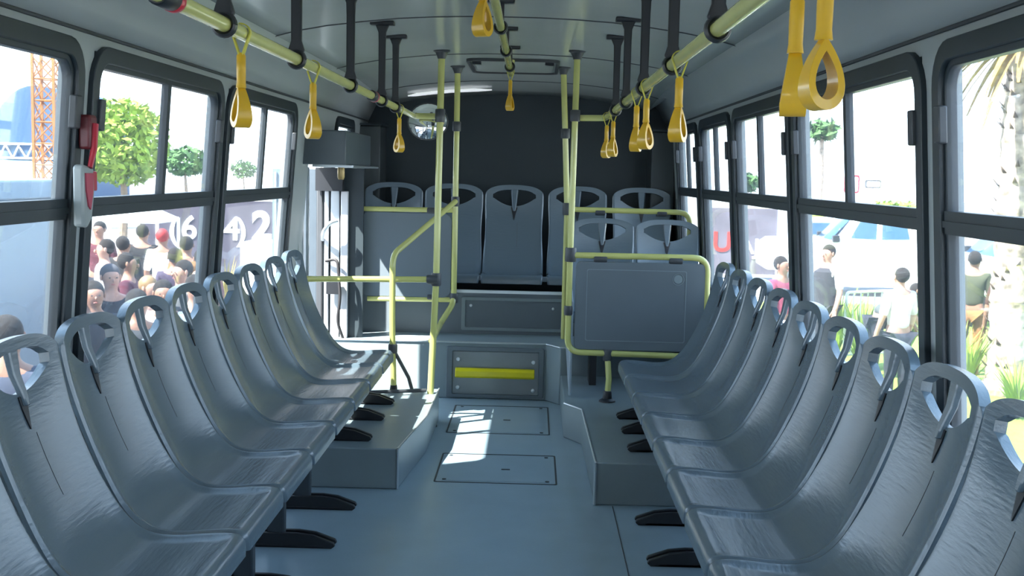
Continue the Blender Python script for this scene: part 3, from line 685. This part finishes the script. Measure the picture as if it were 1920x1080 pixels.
def foliage(name, c, rad, nleaf, size, m, parent=None, seed=1, spiky=False):
    rnd = random.Random(seed); vs = []; fs = []
    for i in range(nleaf):
        while True:
            p = Vector((rnd.uniform(-1, 1), rnd.uniform(-1, 1), rnd.uniform(-1, 1)))
            if .35 < p.length < 1: break
        p = Vector((p.x*rad[0], p.y*rad[1], p.z*rad[2]))+Vector(c)
        a = Vector((rnd.gauss(0, 1), rnd.gauss(0, 1), rnd.gauss(0, 1))).normalized()*size*rnd.uniform(.6, 1.3)
        b = a.orthogonal().normalized()*size*rnd.uniform(.3, .6); k = len(vs)
        vs += [p-a, p+b, p+a, p-b]; fs.append((k, k+1, k+2, k+3))
    o = MB().add(vs, fs).build(name, m, parent, smooth=False); return o
def tree(lab, px, py_top, py_bot, Y, radx, m, n_=900, leaf=.16, trunk=True, group='trees outside the windows', cat='tree', name='leafy_tree'):
    top = at(px, py_top, Y=Y); bot = at(px, py_bot, Y=Y); cz = (top.z+bot.z)/2; rz = (top.z-bot.z)/2
    t = thing(name, lab, cat, (top.x, Y, G), group=group)
    foliage('foliage', (0, 0, cz-G), (radx, radx, rz), n_, leaf, m, t, seed=int(px))
    e = MB(); e.tube([(0, 0, 0), (.1, 0, (cz-G)*.5), (0, 0, cz-G)], [radx*.10, radx*.08, radx*.04], 8); e.build('trunk', M_BARK, t)
    return t
tree('large yellow green tree beyond the second left window', 225, 185, 350, 30, 1.25, M_LEAF, 2600, .13)
tree('distant green tree low behind the second left window', 345, 275, 330, 45, .9, M_LEAFD, 500, .16)
tree('tiny far green tree beside the last left window', 455, 300, 335, 60, .7, M_LEAFD, 200, .15)
tree('pale green shrub at the roadside behind the right cars', 1545, 400, 440, 55, 1.1, M_LEAF, 500, .2)
tree('pale yellow hedge across the road on the right', 1680, 375, 420, 60, 1.6, M_LEAF, 500, .2)

def tuft(lab, px, py_base, Zb, h, spread, nl, m=None, group='spiky grass clumps outside', zoff=0):
    """clump of arching blades standing on the ground or a planter"""
    p = at(px, py_base, Z=Zb) if zoff == 0 else at(px, py_base, Y=zoff)
    rnd = random.Random(int(px*7+py_base)); vs = []; fs = []
    for i in range(nl):
        a = rnd.uniform(0, 2*math.pi); lean = rnd.uniform(.1, 1)*spread; hh = h*rnd.uniform(.6, 1.1); wd = .018*(1+h)
        d = Vector((math.cos(a), math.sin(a), 0)); s = Vector((-d.y, d.x, 0))*wd; k = len(vs)
        for q in range(4):
            f = q/3; c = d*lean*f**1.6+Vector((0, 0, hh*f*(1-.15*f))); wv = s*(1-f*.95); vs += [c-wv, c+wv]
        fs += [(k+2*q, k+2*q+1, k+2*q+3, k+2*q+2) for q in range(3)]
    o = MB().add(vs, fs).build('grass_clump', m or M_LEAF, loc=(p.x, p.y, Zb if zoff == 0 else G)); tag(o, lab, 'plant', group); return o

# parked white vehicle to the left
t = thing('box_truck', 'pale blue white box truck parked close outside the nearest left window', 'truck', (0, 0, 0))
TX = -4.2; tz = at(60, 337, X=TX).z
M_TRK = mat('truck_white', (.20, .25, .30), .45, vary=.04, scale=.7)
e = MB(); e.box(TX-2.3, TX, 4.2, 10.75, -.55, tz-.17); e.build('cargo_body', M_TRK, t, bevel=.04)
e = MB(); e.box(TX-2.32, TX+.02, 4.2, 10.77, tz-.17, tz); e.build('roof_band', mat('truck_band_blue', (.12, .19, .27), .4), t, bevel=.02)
e = MB(); e.box(TX-2.2, TX-.1, 3.0, 10.4, -.75, -.55); e.build('chassis', M_BLACK, t)
for y in (4.9, 9.0):
    for x in (TX-.25, TX-2.1):
        e = MB(); e.lathe([(.30, -.12), (.45, -.10), (.45, .10), (.30, .12)], (x, y, G+.45), 'x', 22); e.build('wheel', M_RUBBER, t)
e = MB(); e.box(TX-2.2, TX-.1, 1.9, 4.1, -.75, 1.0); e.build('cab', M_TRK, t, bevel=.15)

# crane-like lattice tower and arched hall
tb = at(92, 330, Y=46); tt = at(92, 98, Y=46); H = tt.z-G
t = thing('lattice_tower', 'orange steel lattice tower beyond the nearest left window', 'tower', (tb.x, 46, G))
M_OR = mat('orange_steel', (.30, .11, .02), .5)
e = MB(); q = .42
for sx_ in (-1, 1):
    for sy in (-1, 1): e.box(sx_*q-.05, sx_*q+.05, sy*q-.05, sy*q+.05, 0, H)
e.build('mast_legs', M_OR, t)
e = MB(); k = 0; z = 0
while z < H-.8:
    for a, b in (((-q, -q), (q, -q)), ((q, -q), (q, q)), ((q, q), (-q, q)), ((-q, q), (-q, -q))):
        e.tube([(a[0], a[1], z), (b[0], b[1], z+.85)], .03, 5); e.tube([(b[0], b[1], z), (a[0], a[1], z+.85)], .03, 5); e.tube([(a[0], a[1], z), (b[0], b[1], z)], .03, 5)
    z += .85
e.build('bracing', M_OR, t)
c = at(70, 330, Y=75); a_ = at(5, 225, Y=75); pk = at(70, 160, Y=75)
t = thing('arched_hall', 'blue arched hall with a white truss front beyond the nearest left window', 'building', (c.x, 75, G))
Rw = 2.9; top = pk.z-G
arc = [(-Rw, 0)]+[(Rw*math.cos(math.pi-math.pi*k/16), top*.55+(top*.45)*math.sin(math.pi*k/16)) for k in range(17)]+[(Rw, 0)]
e = MB(); e.prism(arc, 0, 9, lambda u, v, h: (u, h, v)); e.build('shell', mat('hall_blue', (.03, .08, .17), .6), t)
e = MB()
for k in range(6): e.tube([(-Rw+.9*k, -.1, top*.5-.1*k % .3), (-Rw+.9*k+.45, -.1, top*.38)], .06, 6); e.tube([(-Rw+.9*k+.45, -.1, top*.38), (-Rw+.9*k+.9, -.1, top*.5)], .06, 6)
e.tube([(-Rw, -.1, top*.5), (Rw, -.1, top*.5)], .07, 6); e.tube([(-Rw, -.1, top*.38), (Rw, -.1, top*.38)], .07, 6); e.build('truss', M_WHITEP, t)
e = MB(); e.box(-Rw+.2, Rw-.2, -.06, 0, 0, top*.36); e.build('facade', mat('hall_cyan', (.5, .72, .78), .5), t)

# white tent
A = at(168, 410, Y=20); B = at(284, 410, Y=20); tp = at(232, 386, Y=20.6)
t = thing('event_tent', 'white event tent roof over the crowd beyond the second left window', 'tent', ((A.x+B.x)/2, 20.6, G))
hwid = (B.x-A.x)/2+.1; zr = A.z-G; hp_ = tp.z-G
e = MB(); e.add([(-hwid, -.6, zr), (hwid, -.6, zr), (hwid, .6, zr), (-hwid, .6, zr), (-.3, 0, hp_+.03), (.3, 0, hp_+.03), (-hwid, -.6, zr-.06), (hwid, -.6, zr-.06), (hwid, .6, zr-.06), (-hwid, .6, zr-.06)],
               [(0, 1, 5, 4), (1, 2, 5), (2, 3, 4, 5), (3, 0, 4), (0, 1, 7, 6), (1, 2, 8, 7), (2, 3, 9, 8), (3, 0, 6, 9)]); e.build('canopy', cloth('tent_white', (.7, .76, .76)), t, smooth=False, solid=.01)
for sx_ in (-1, 1):
    for sy in (-.6, .6): e = MB(); e.tube([(sx_*hwid, sy, 0), (sx_*hwid, sy, zr)], .03, 8); e.build('post', M_WHITEP, t)

# banners
def banner(Y, x0, x1, ztop, zbot, lab, col, texts, name='banner'):
    t = thing(name, lab, 'banner', ((x0+x1)/2, Y, 0))
    e = MB(); e.box(x0-(x0+x1)/2, x1-(x0+x1)/2, 0, .04, zbot, ztop); e.build('cloth', mat('banner_'+str(int(Y)), col, .8, vary=.25, scale=1.5), t)
    for k in (x0, x1):
        e = MB(); e.tube([(k-(x0+x1)/2, .07, G), (k-(x0+x1)/2, .07, ztop)], .04, 8); e.build('post', M_WHITEP, t)
    for s_, X, z, size, m, off in texts:
        cu = bpy.data.curves.new('lettering', 'FONT'); cu.body = s_; cu.size = size; cu.extrude = .006; cu.offset = off; cu.align_x = 'LEFT'
        cu.materials.append(m); tmp = bpy.data.objects.new('tmp', cu); lm = bpy.data.meshes.new_from_object(tmp); lm.name = 'lettering'; bpy.data.objects.remove(tmp)
        o = bpy.data.objects.new('lettering', lm); COL.objects.link(o); o.parent = t; o.location = (X-(x0+x1)/2, -.012, z); o.rotation_euler = (math.pi/2, 0, 0)
        o['label'] = 'lettering reading '+s_
    return t
BY = 23.0
tl = at(262, 383, Y=BY); tr_ = at(515, 368, Y=BY); zt1 = (tl.z+tr_.z)/2
M_WT = mat('print_white', (.85, .85, .88), .6); M_RT = mat('print_red', (.5, .03, .02), .6)
def tx(s_, px, py, Y, size, m=None, off=.012):
    p = at(px, py, Y=Y); return (s_, p.x, p.z, size, m or M_WT, off)
banner(BY, tl.x, at(512, 400, Y=BY).x, zt1, -.9, 'dark purple banner with a white phone number on the left, behind the crowd', (.05, .042, .062),
       [tx('(', 316, 447, BY, .62), tx('6', 340, 447, BY, .66), tx('6', 374, 447, BY, .66), tx('4', 420, 449, BY, .66), tx(')', 445, 449, BY, .62), tx('2', 473, 447, BY, .78, None, .03)])
RY = 30.0
p0 = at(1316, 384, Y=RY); p1 = at(1458, 397, Y=RY)
banner(RY, p0.x, p1.x, (p0.z+p1.z)/2, -1.1, 'grey purple banner with white and red lettering beyond the far right windows', (.13, .115, .14),
       [tx('AJA', 1386, 475, RY, .56, None, .01), tx('JU', 1322, 470, RY, .72, M_RT, .015)])
e = at(480, 505, Y=20); b0 = at(450, 452, Y=20)
wb = MB(); wb.box(b0.x, at(511, 452, Y=20).x, 20, 21, G, b0.z-.02); wb = wb.build('white_cabinet', M_WHITEP, bevel=.02); tag(wb, 'plain white cabinet in front of the banner beyond the last left window', 'cabinet')

kx0 = at(511, 320, Y=12).x; kx1 = at(600, 320, Y=12).x; kz = at(530, 317, Y=12).z
t = thing('kiosk', 'pale blue ribbed metal kiosk behind the right end of the last left window', 'kiosk', (kx0, 12, 0))
e = MB(); e.box(0, kx1-kx0, 0, 1.6, G, kz); e.build('walls', mat('kiosk_blue', (.15, .21, .26), .5), t)
for k in range(9): e = MB(); e.box(.02+k*.055, .045+k*.055, -.02, 0, G, kz-.03); e.build('rib', mat('kiosk_rib', (.24, .30, .34), .5), t)
# ---- people
def person(lab, px, py, H=1.70, face=180, top=None, legs=None, skin=None, hair=None, pose='stand', vest=None, prnt=None, Yfix=None, arms=(20, 20)):
    zt_ = G+H
    if Yfix is not None: p = at(px, py, Y=Yfix); H = p.z-G
    else: p = at(px, py, Z=zt_)
    s = H/1.72; t = thing('person', lab, 'person', (p.x, p.y, G), R_(face), group=None)
    skin = skin or SKIN; V = []; E = []; RD = []
    def chain(pts, start=None):
        prev = start
        for (x, y, z, r) in pts:
            V.append((x*s, y*s, z*s)); RD.append(r*s); i = len(V)-1
            if prev is not None: E.append((prev, i))
            prev = i
        return prev
    # facing local -Y
    bend = 0 if pose == 'stand' else (55 if pose == 'bend' else 12)
    def sp_(x, y, z):    # bend the spine about the hips
        a = R_(bend); dz = z-.95; return (x, -math.sin(a)*dz+y*math.cos(a), .95+math.cos(a)*dz+0*y)
    def C(x, y, z, r): a = sp_(x, y, z); return (a[0], a[1], a[2], r)
    pelvis = chain([(0, 0, .95, .135)])
    chest = chain([C(0, 0, 1.10, .125), C(0, .0, 1.25, .14), C(0, 0, 1.38, .12)], pelvis)
    neck = chain([C(0, .0, 1.47, .058), C(0, -.01, 1.52, .056)], chest)
    head = chain([C(0, -.02, 1.58, .082), C(0, -.015, 1.64, .088), C(0, -.01, 1.69, .058)], neck)
    tips = []
    for sg, ar in ((-1, arms[0]), (1, arms[1])):
        sh = chain([C(sg*.17, 0, 1.40, .062)], chest); a = R_(ar)
        if pose == 'bend': el = (sg*.22, -.46, 1.02); ha = (sg*.16, -.62, .80)
        else: el = (sg*(.20+.03), -.03*math.sin(a), 1.13); ha = (sg*.24, -.26*math.sin(a)-.02, .88+.22*(1-math.cos(a)))
        wr = chain([(el[0], el[1], el[2], .044), (ha[0], ha[1], ha[2], .028)], sh)
        pm = chain([(ha[0], ha[1]-.02, ha[2]-.05, .030)], wr); tips.append(ha)
        for f, (dx, ln) in enumerate(((-.024, .065), (-.008, .078), (.008, .074), (.024, .058))):
            chain([(ha[0]+dx, ha[1]-.035, ha[2]-.085, .0095), (ha[0]+dx*1.1, ha[1]-.055, ha[2]-.085-ln, .008)], pm)
        chain([(ha[0]-sg*.035, ha[1]-.05, ha[2]-.06, .010), (ha[0]-sg*.04, ha[1]-.07, ha[2]-.09, .009)], wr)
    for sg in (-1, 1):
        chain([(sg*.095, .0, .86, .088), (sg*.10, -.005, .50, .058), (sg*.10, .012, .30, .052), (sg*.10, .02, .08, .038), (sg*.105, -.05, .035, .036), (sg*.11, -.15, .028, .028)], pelvis)
    def skinned(name, V, E, RD, m, par, k=1.0, root=0):
        me = bpy.data.meshes.new(name); me.from_pydata(V, E, []); me.materials.append(m)
        bm = bmesh.new(); bm.from_mesh(me); bm.verts.layers.skin.verify(); bm.to_mesh(me); bm.free()
        o = bpy.data.objects.new(name, me); COL.objects.link(o); o.parent = par
        for i, sv in enumerate(me.skin_vertices[0].data): sv.radius = (RD[i]*k, RD[i]*k*(.80 if RD[i] > .10*s else 1)); sv.use_root = (i == root)
        q = o.modifiers.new('skin', 'SKIN'); q.use_smooth_shade = True
        q = o.modifiers.new('sub', 'SUBSURF'); q.levels = 1; q.render_levels = 2
        return o
    skinned('body', V, E, RD, skin, t)
    def sub(name, fn, m, k):
        keep = [i for i, v in enumerate(V) if fn(i, v)]; mp_ = {i: j for j, i in enumerate(keep)}
        skinned(name, [V[i] for i in keep], [(mp_[a], mp_[b]) for a, b in E if a in mp_ and b in mp_], [RD[i] for i in keep], m, t, k)
    nshirt = set([0, 1, 2, 3]); k = 9
    arms_i = []
    base = 9
    for a in range(2):
        arms_i += [base, base+1, base+2]; base += 3+1+8+2
    legs_i = []
    for a in range(2): legs_i += [base, base+1, base+2, base+3]; base += 6
    sub('shirt', lambda i, v: i in nshirt or i in [arms_i[0], arms_i[1], arms_i[3], arms_i[4]]+(([arms_i[2], arms_i[5]]) if top and 'jacket' in top.name else []), top or cloth('white', (.7, .7, .72)), 1.22)
    sub('trousers', lambda i, v: i == 0 or i in legs_i, legs or cloth('navy', (.03, .035, .06)), 1.17)
    hc = Vector(sp_(0, -.012, 1.635))*s
    e = MB(); e.ell(Vector(sp_(0, .026, 1.652))*s, (.092*s, .096*s, .098*s), 16, 10); h = e.build('hair', hair or HAIR, t, ang=180)
    fx = R_(bend)
    def hp__(x, y, z): return Vector(sp_(x, y, z))*s+Vector((0, 0, -math.sin(fx)*0))
    e = MB()
    for sg in (-1, 1): e.ell(Vector(sp_(sg*.032, -.02, 1.625))*s+Vector((0, -.080*math.cos(fx), -.080*math.sin(fx)))*s, (.010*s, .007*s, .006*s), 8, 6)
    e.build('eyes', M_BLACK, t)
    e = MB(); n0 = Vector(sp_(0, -.02, 1.60))*s+Vector((0, -.088*math.cos(fx), -.088*math.sin(fx)))*s; e.ell(n0, (.012*s, .018*s, .020*s), 8, 6); e.build('nose', skin, t, ang=180)
    e = MB(); e.ell(n0+Vector((0, .012, -.038))*s, (.022*s, .008*s, .006*s), 8, 6); e.build('mouth', mat('lips', (.35, .10, .09), .5), t)
    for sg in (-1, 1):
        e = MB(); e.ell(Vector(sp_(sg*.088, -.005, 1.62))*s, (.010*s, .018*s, .030*s), 8, 6); e.build('ear', skin, t, ang=180)
    if vest:
        e = MB(); e.tube([Vector(sp_(0, .0, z_))*s for z_ in (.93, 1.1, 1.25, 1.38, 1.43)], [.185*s, .175*s, .185*s, .17*s, .10*s], 18); e.build('vest', vest, t)
    if prnt:
        e = MB(); e.box(-.09*s, .09*s, -.175*s, -.155*s, 1.18*s, 1.30*s); e.build('shirt_print', prnt, t, bevel=.004)
    return t
JD = cloth('jacket_dark', (.05, .05, .075)); CW = cloth('white', (.7, .7, .72)); CM = cloth('maroon', (.22, .03, .06)); CBK = cloth('black', (.02, .02, .026)); CP = cloth('pink', (.75, .10, .22)); CO = cloth('orange', (.6, .28, .08))
CG = cloth('grey', (.16, .17, .19)); CPL = cloth('pale', (.6, .55, .56)); CGR = cloth('olive', (.13, .15, .08)); CPU = cloth('purple', (.12, .08, .16))
person('person in a dark jacket with grey hair, seated crowd front beyond the second left window', 207, 500, 1.70, 35, JD, hair=HAIRG, skin=SKIN2)
person('person in a dark jacket at the left edge of the second left window', 176, 532, 1.64, 30, JD)
person('person in a white top with dark hair at the left of the crowd', 196, 452, 1.72, -60, CW, skin=SKIN2)
person('person in a dark shirt with white print standing behind the crowd', 268, 424, 1.74, 150+30, CBK, legs=CBK, prnt=CW)
person('person in a white T-shirt with dark print standing under a red cap', 305, 432, 1.72, 185, CW, legs=CW, prnt=CBK, hair=mat('cap_red', (.28, .015, .015), .7))
person('person in a tan top in front of the phone banner', 350, 446, 1.70, 190, CO)
person('person with glasses and dark cap, head turned left, right side of the crowd', 341, 492, 1.68, -40, CG, skin=SKIN2)
person('dark haired person with head low in the crowd, seen from behind', 306, 530, 1.62, 20, CW)
person('fair haired person in pale top beside the dark haired head in the crowd', 281, 522, 1.60, 60, CPL, hair=mat('hair_blond', (.20, .12, .05), .6), skin=SKIN2)
person('person in a maroon jacket standing in the middle of the crowd', 240, 478, 1.66, 100, cloth('jacket_maroon', (.20, .02, .06)))
person('person in a dark maroon top at the far left of the crowd', 186, 418, 1.76, 0, CM, hair=HAIR)
person('person in a pink top at the right edge of the second left window', 378, 470, 1.66, 200, cloth('rose', (.55, .18, .20)))
person('dark haired person in blue standing in front of the parked truck', 14, 598, 1.74, 190, cloth('blue', (.10, .13, .22)))
person('person in a dark vest over a white shirt beyond the right window', 1553, 462, 1.74, -50, CW, legs=JD, vest=cloth('vest_dark', (.09, .09, .11)), skin=SKIN2, hair=HAIR)
person('person in a grey top bending forward over the white barrier', 1648, 494, 1.72, 90, CG, pose='bend', Yfix=15.2)
person('person in pale clothes standing beside the bending one', 1690, 505, 1.62, 200, CPL, skin=SKIN2)
person('person in olive top and orange skirt left of the palm trunk', 1829, 474, 1.70, 150, CGR, legs=CO)
person('person in a bright pink top beyond the far right windows', 1467, 484, 1.66, 40, CP, legs=CPL)

for px, py, H_, fc, tp_, lg, sk, lab in (
    (258, 548, 1.62, 40, CG, None, SKIN, 'person in grey low in the crowd beside the maroon jacket'),
    (232, 446, 1.68, 170, CBK, CBK, SKIN, 'person in a black top standing under the tent, back of the crowd'), (328, 468, 1.64, 200, CPU, None, SKIN, 'person in purple between the banner and the spiky clump'),
    (366, 520, 1.66, 15, JD, JD, SKIN2, 'person in a dark jacket at the right end of the crowd'), (1893, 492, 1.66, 170, cloth('brown', (.16, .06, .03)), JD, SKIN, 'person in brown at the right edge, partly hidden by the palm trunk')):
    person(lab, px, py, H_, fc, tp_, legs=lg, skin=sk)
# plants
tuft('spiky yellow green clump in the middle of the left crowd', 300, 640, G, 1.15, .55, 46)
tuft('spiky yellow clump right of the left crowd', 368, 620, G, 1.25, .5, 40, mat('leaf_gold', (.26, .20, .02), .8, vary=.3))
tuft('tall yellow orange clump beyond the last left window', 425, 600, G, 1.2, .45, 46, mat('leaf_gold', (.26, .20, .02), .8))
for px, py, h, lab in ((1570, 665, 1.15, 'low green clump at the foot of the seatbacks left of the barrier'), (1610, 700, 1.2, 'green grass clump beneath the white barrier'), (1690, 700, 1.2, 'green grass clump at the right end of the barrier'),
                       (1790, 720, .95, 'tall green clump beyond the nearest right window'), (1815, 735, .9, 'green clump just left of the palm trunk'), (1905, 790, .8, 'green clump at the right edge of the photo')):
    tuft(lab, px, py, G, h, .5, 60)
e = MB(); g0 = at(1700, 690, Z=G); e.box(2.8, 15, 9.5, 24.5, G, G+.03); gr = e.build('grass_verge', M_GRASS); tag(gr, 'yellow green grass verge beyond the right windows', 'grass', kind='stuff')

# palm
pb = at(1880, 742, Z=G); t = thing('palm_tree', 'tall palm with a rough pale trunk beyond the nearest right window', 'palm', (pb.x, pb.y, G))
M_PALM = mat('palm_bark', (.30, .24, .19), .9, vary=.6, scale=9, bump=.8, bscale=18)
Hp = at(1890, 95, Y=pb.y).z-G; prf = []
for k in range(40):
    z = Hp*k/39; prf.append((.21+.018*(k % 2)+.03*math.sin(k*.7)*.3+(.08 if k < 2 else 0), z))
e = MB(); e.lathe(prf, (0, 0, 0), 'z', 18); e.build('trunk', M_PALM, t, ang=20)
rnd = random.Random(4); e = MB()
for k in range(120):
    z = rnd.uniform(.2, Hp); a = rnd.uniform(0, 2*math.pi); d = Vector((math.cos(a), math.sin(a), 0)); p = d*.21+Vector((0, 0, z)); q = p+d*.07+Vector((0, 0, .08)); s_ = Vector((-d.y, d.x, 0))*.03
    e.add([p-s_, p+s_, q], [(0, 1, 2)])
e.build('leaf_stubs', mat('palm_stub', (.05, .03, .02), .9), t, solid=.01)
e = MB()
for k in range(46):
    a = rnd.uniform(0, 2*math.pi); d = Vector((math.cos(a), math.sin(a), 0)); dr = rnd.uniform(-1.0, .9); L = rnd.uniform(.9, 1.5); s_ = Vector((-d.y, d.x, 0))*.07; vs = []
    for q in range(6):
        f = q/5; c = d*(.15+L*f*.75)+Vector((0, 0, Hp+.1+dr*.6*f-f*f*.6)); w_ = s_*(1-f*.8); vs += [c-w_, c+w_]
    e.add(vs, [(2*q, 2*q+1, 2*q+3, 2*q+2) for q in range(5)])
e.build('fronds', mat('palm_frond', (.24, .15, .04), .8, vary=.5), t)

# far palms
for px, pt_, pbm, Y, lab in ((1541, 245, 400, 60, 'small distant palm tree seen in the upper right window'), (1398, 342, 400, 70, 'tiny distant palm tree in the third right window')):
    t0 = at(px, pt_, Y=Y); t = thing('palm_tree', lab, 'palm', (t0.x, Y, G), group=None); hh = t0.z-G
    e = MB(); e.tube([(0, 0, 0), (.1, 0, hh*.5), (0, 0, hh)], .12, 8); e.build('trunk', M_PALM, t)
    foliage('fronds', (0, 0, hh), (.8, .8, .55), 160, .35, M_LEAFD, t, seed=int(px))

# barrier
b0 = at(1588, 548, Z=G+1.1); b1 = at(1705, 544, Z=G+1.1)
t = thing('crowd_barrier', 'white metal crowd barrier in front of the bending person', 'barrier', (b0.x, b0.y, G))
L = b1-b0; L.z = 0
e = MB(); e.tube([(0, 0, .06), (0, 0, 1.1), (L.x, L.y, 1.1), (L.x, L.y, .06)], .022, 8, .06); e.tube([(0, 0, .22), (L.x, L.y, .22)], .016, 8); e.build('frame', M_WHITEP, t)
for k in range(1, 9):
    q = L*(k/9); e = MB(); e.tube([(q.x, q.y, .22), (q.x, q.y, 1.1)], .010, 6); e.build('bar', M_WHITEP, t)
for q in (L*.08, L*.92):
    e = MB(); e.tube([(q.x-.0, q.y-.28, .01), (q.x, q.y, .12), (q.x, q.y+.28, .01)], .018, 6); e.build('foot', M_WHITEP, t)

# vehicles beyond
def car(lab, px, pyb, d, ang, L, W_, H_, m, kind='car', group=None):
    p = at(px, pyb, Z=G) if d is None else at(px, 430, Y=d); t = thing('parked_'+kind, lab, kind, (p.x, p.y, G), R_(ang))
    if kind == 'car': body = [(-.5, .22), (.5, .22), (.5, .50), (.44, .60), (.26, .64), (.13, .95), (-.20, 1.0), (-.36, .66), (-.48, .60)]; cab = [(.22, .66), (.12, .92), (-.19, .965), (-.33, .67)]
    else: body = [(-.5, .30), (.5, .30), (.5, .58), (.46, .66), (.20, .68), (.12, .98), (-.12, 1.0), (-.16, .68), (-.5, .66)]; cab = [(.17, .70), (.11, .95), (-.10, .965), (-.13, .70)]
    e = MB(); e.prism([(u*L, v*H_) for u, v in body], -W_/2, W_/2, lambda u, v, h: (u, h, v)); e.build('body', m, t, bevel=.06)
    cu_ = (cab[0][0]+cab[3][0])/2; wl = [(cu_-.012, cab[3][1]), (cu_-.012, cab[2][1]-.03), (cab[2][0]+.01, cab[2][1]-.03), (cab[3][0]+.02, cab[3][1]+.01)]; wr_ = [(cab[0][0]-.03, cab[0][1]+.01), (cab[1][0]-.01, cab[1][1]-.02), (cu_+.012, cab[1][1]-.02), (cu_+.012, cab[0][1])]
    e = MB()
    for pane in (wl, wr_): e.prism([(u*L, v*H_) for u, v in pane], -W_/2-.01, W_/2+.01, lambda u, v, h: (u, h, v))
    e.build('side_windows', mat('car_glass', (.05, .12, .22), .15), t)
    e = MB(); e.add([(.225*L+.02, -W_*.42, .66*H_), (.225*L+.02, W_*.42, .66*H_), (.135*L+.03, W_*.38, .93*H_), (.135*L+.03, -W_*.38, .93*H_)], [(0, 1, 2, 3)]); e.build('windscreen', mat('car_glass', (.05, .12, .22), .15), t, solid=.02)
    for u in (-.32, .33):
        for h in (-W_/2+.08, W_/2-.08):
            e = MB(); e.lathe([(.20, -.12), (.34, -.11), (.36, -.06), (.36, .06), (.34, .11), (.20, .12)], (u*L, h, .36), 'y', 20); wh = e.build('wheel', M_RUBBER, t)
            e = MB(); e.lathe([(.05, -.135), (.19, -.13), (.20, -.10), (.2, .10), (.19, .13), (.05, .135)], (u*L, h, .36), 'y', 16); e.build('hub', M_WHITEP, wh)
    for h in (-W_/2-.04, W_/2+.04):
        e = MB(); e.box(.19*L, .22*L, h-.08, h+.08, .66*H_, .74*H_); e.build('side_mirror', M_BLACK, t, bevel=.02)
    return t
M_CARW = mat('car_white', (.78, .80, .82), .3); M_CARB = mat('car_silver_blue', (.42, .52, .62), .3)
car('white pickup truck parked behind the bending person on the right', 1640, 0, 27, 176, 5.2, 1.9, 1.9, M_CARW, 'pickup')
car('silver blue car parked behind the person in the vest', 1535, 0, 36, 185, 4.4, 1.8, 1.5, M_CARB, 'car')
car('white pickup truck with a large wheel seen left of the palm trunk', 1965, 0, 22, 181, 5.4, 1.95, 1.9, M_CARW, 'pickup')
# road signs
for px, py, Y, wd, hh, m, lab in ((1597, 345, 40, .52, .62, mat('sign_red', (.4, .02, .04), .5), 'distant red rounded sign on a pole in the upper right window'), (1637, 345, 45, .62, .32, mat('sign_grey', (.08, .08, .085), .5), 'distant grey framed sign right of the red sign')):
    c = at(px, py, Y=Y); t = thing('road_sign', lab, 'sign', (c.x, Y, G), group=None); z = c.z-G
    e = MB(); e.ring(rrect(-wd/2, wd/2, z-hh/2, z+hh/2, .08), rrect(-wd/2+.05, wd/2-.05, z-hh/2+.05, z+hh/2-.05, .06), -.03, .03, lambda u, v, h: (u, h, v)); e.build('frame', m, t)
    e = MB(); e.box(-wd/2+.04, wd/2-.04, -.015, .015, z-hh/2+.04, z+hh/2-.04); e.build('plate', M_WHITEP, t)
    e = MB(); e.tube([(0, .05, 0), (0, .05, z)], .04, 8); e.build('pole', M_WHITEP, t)
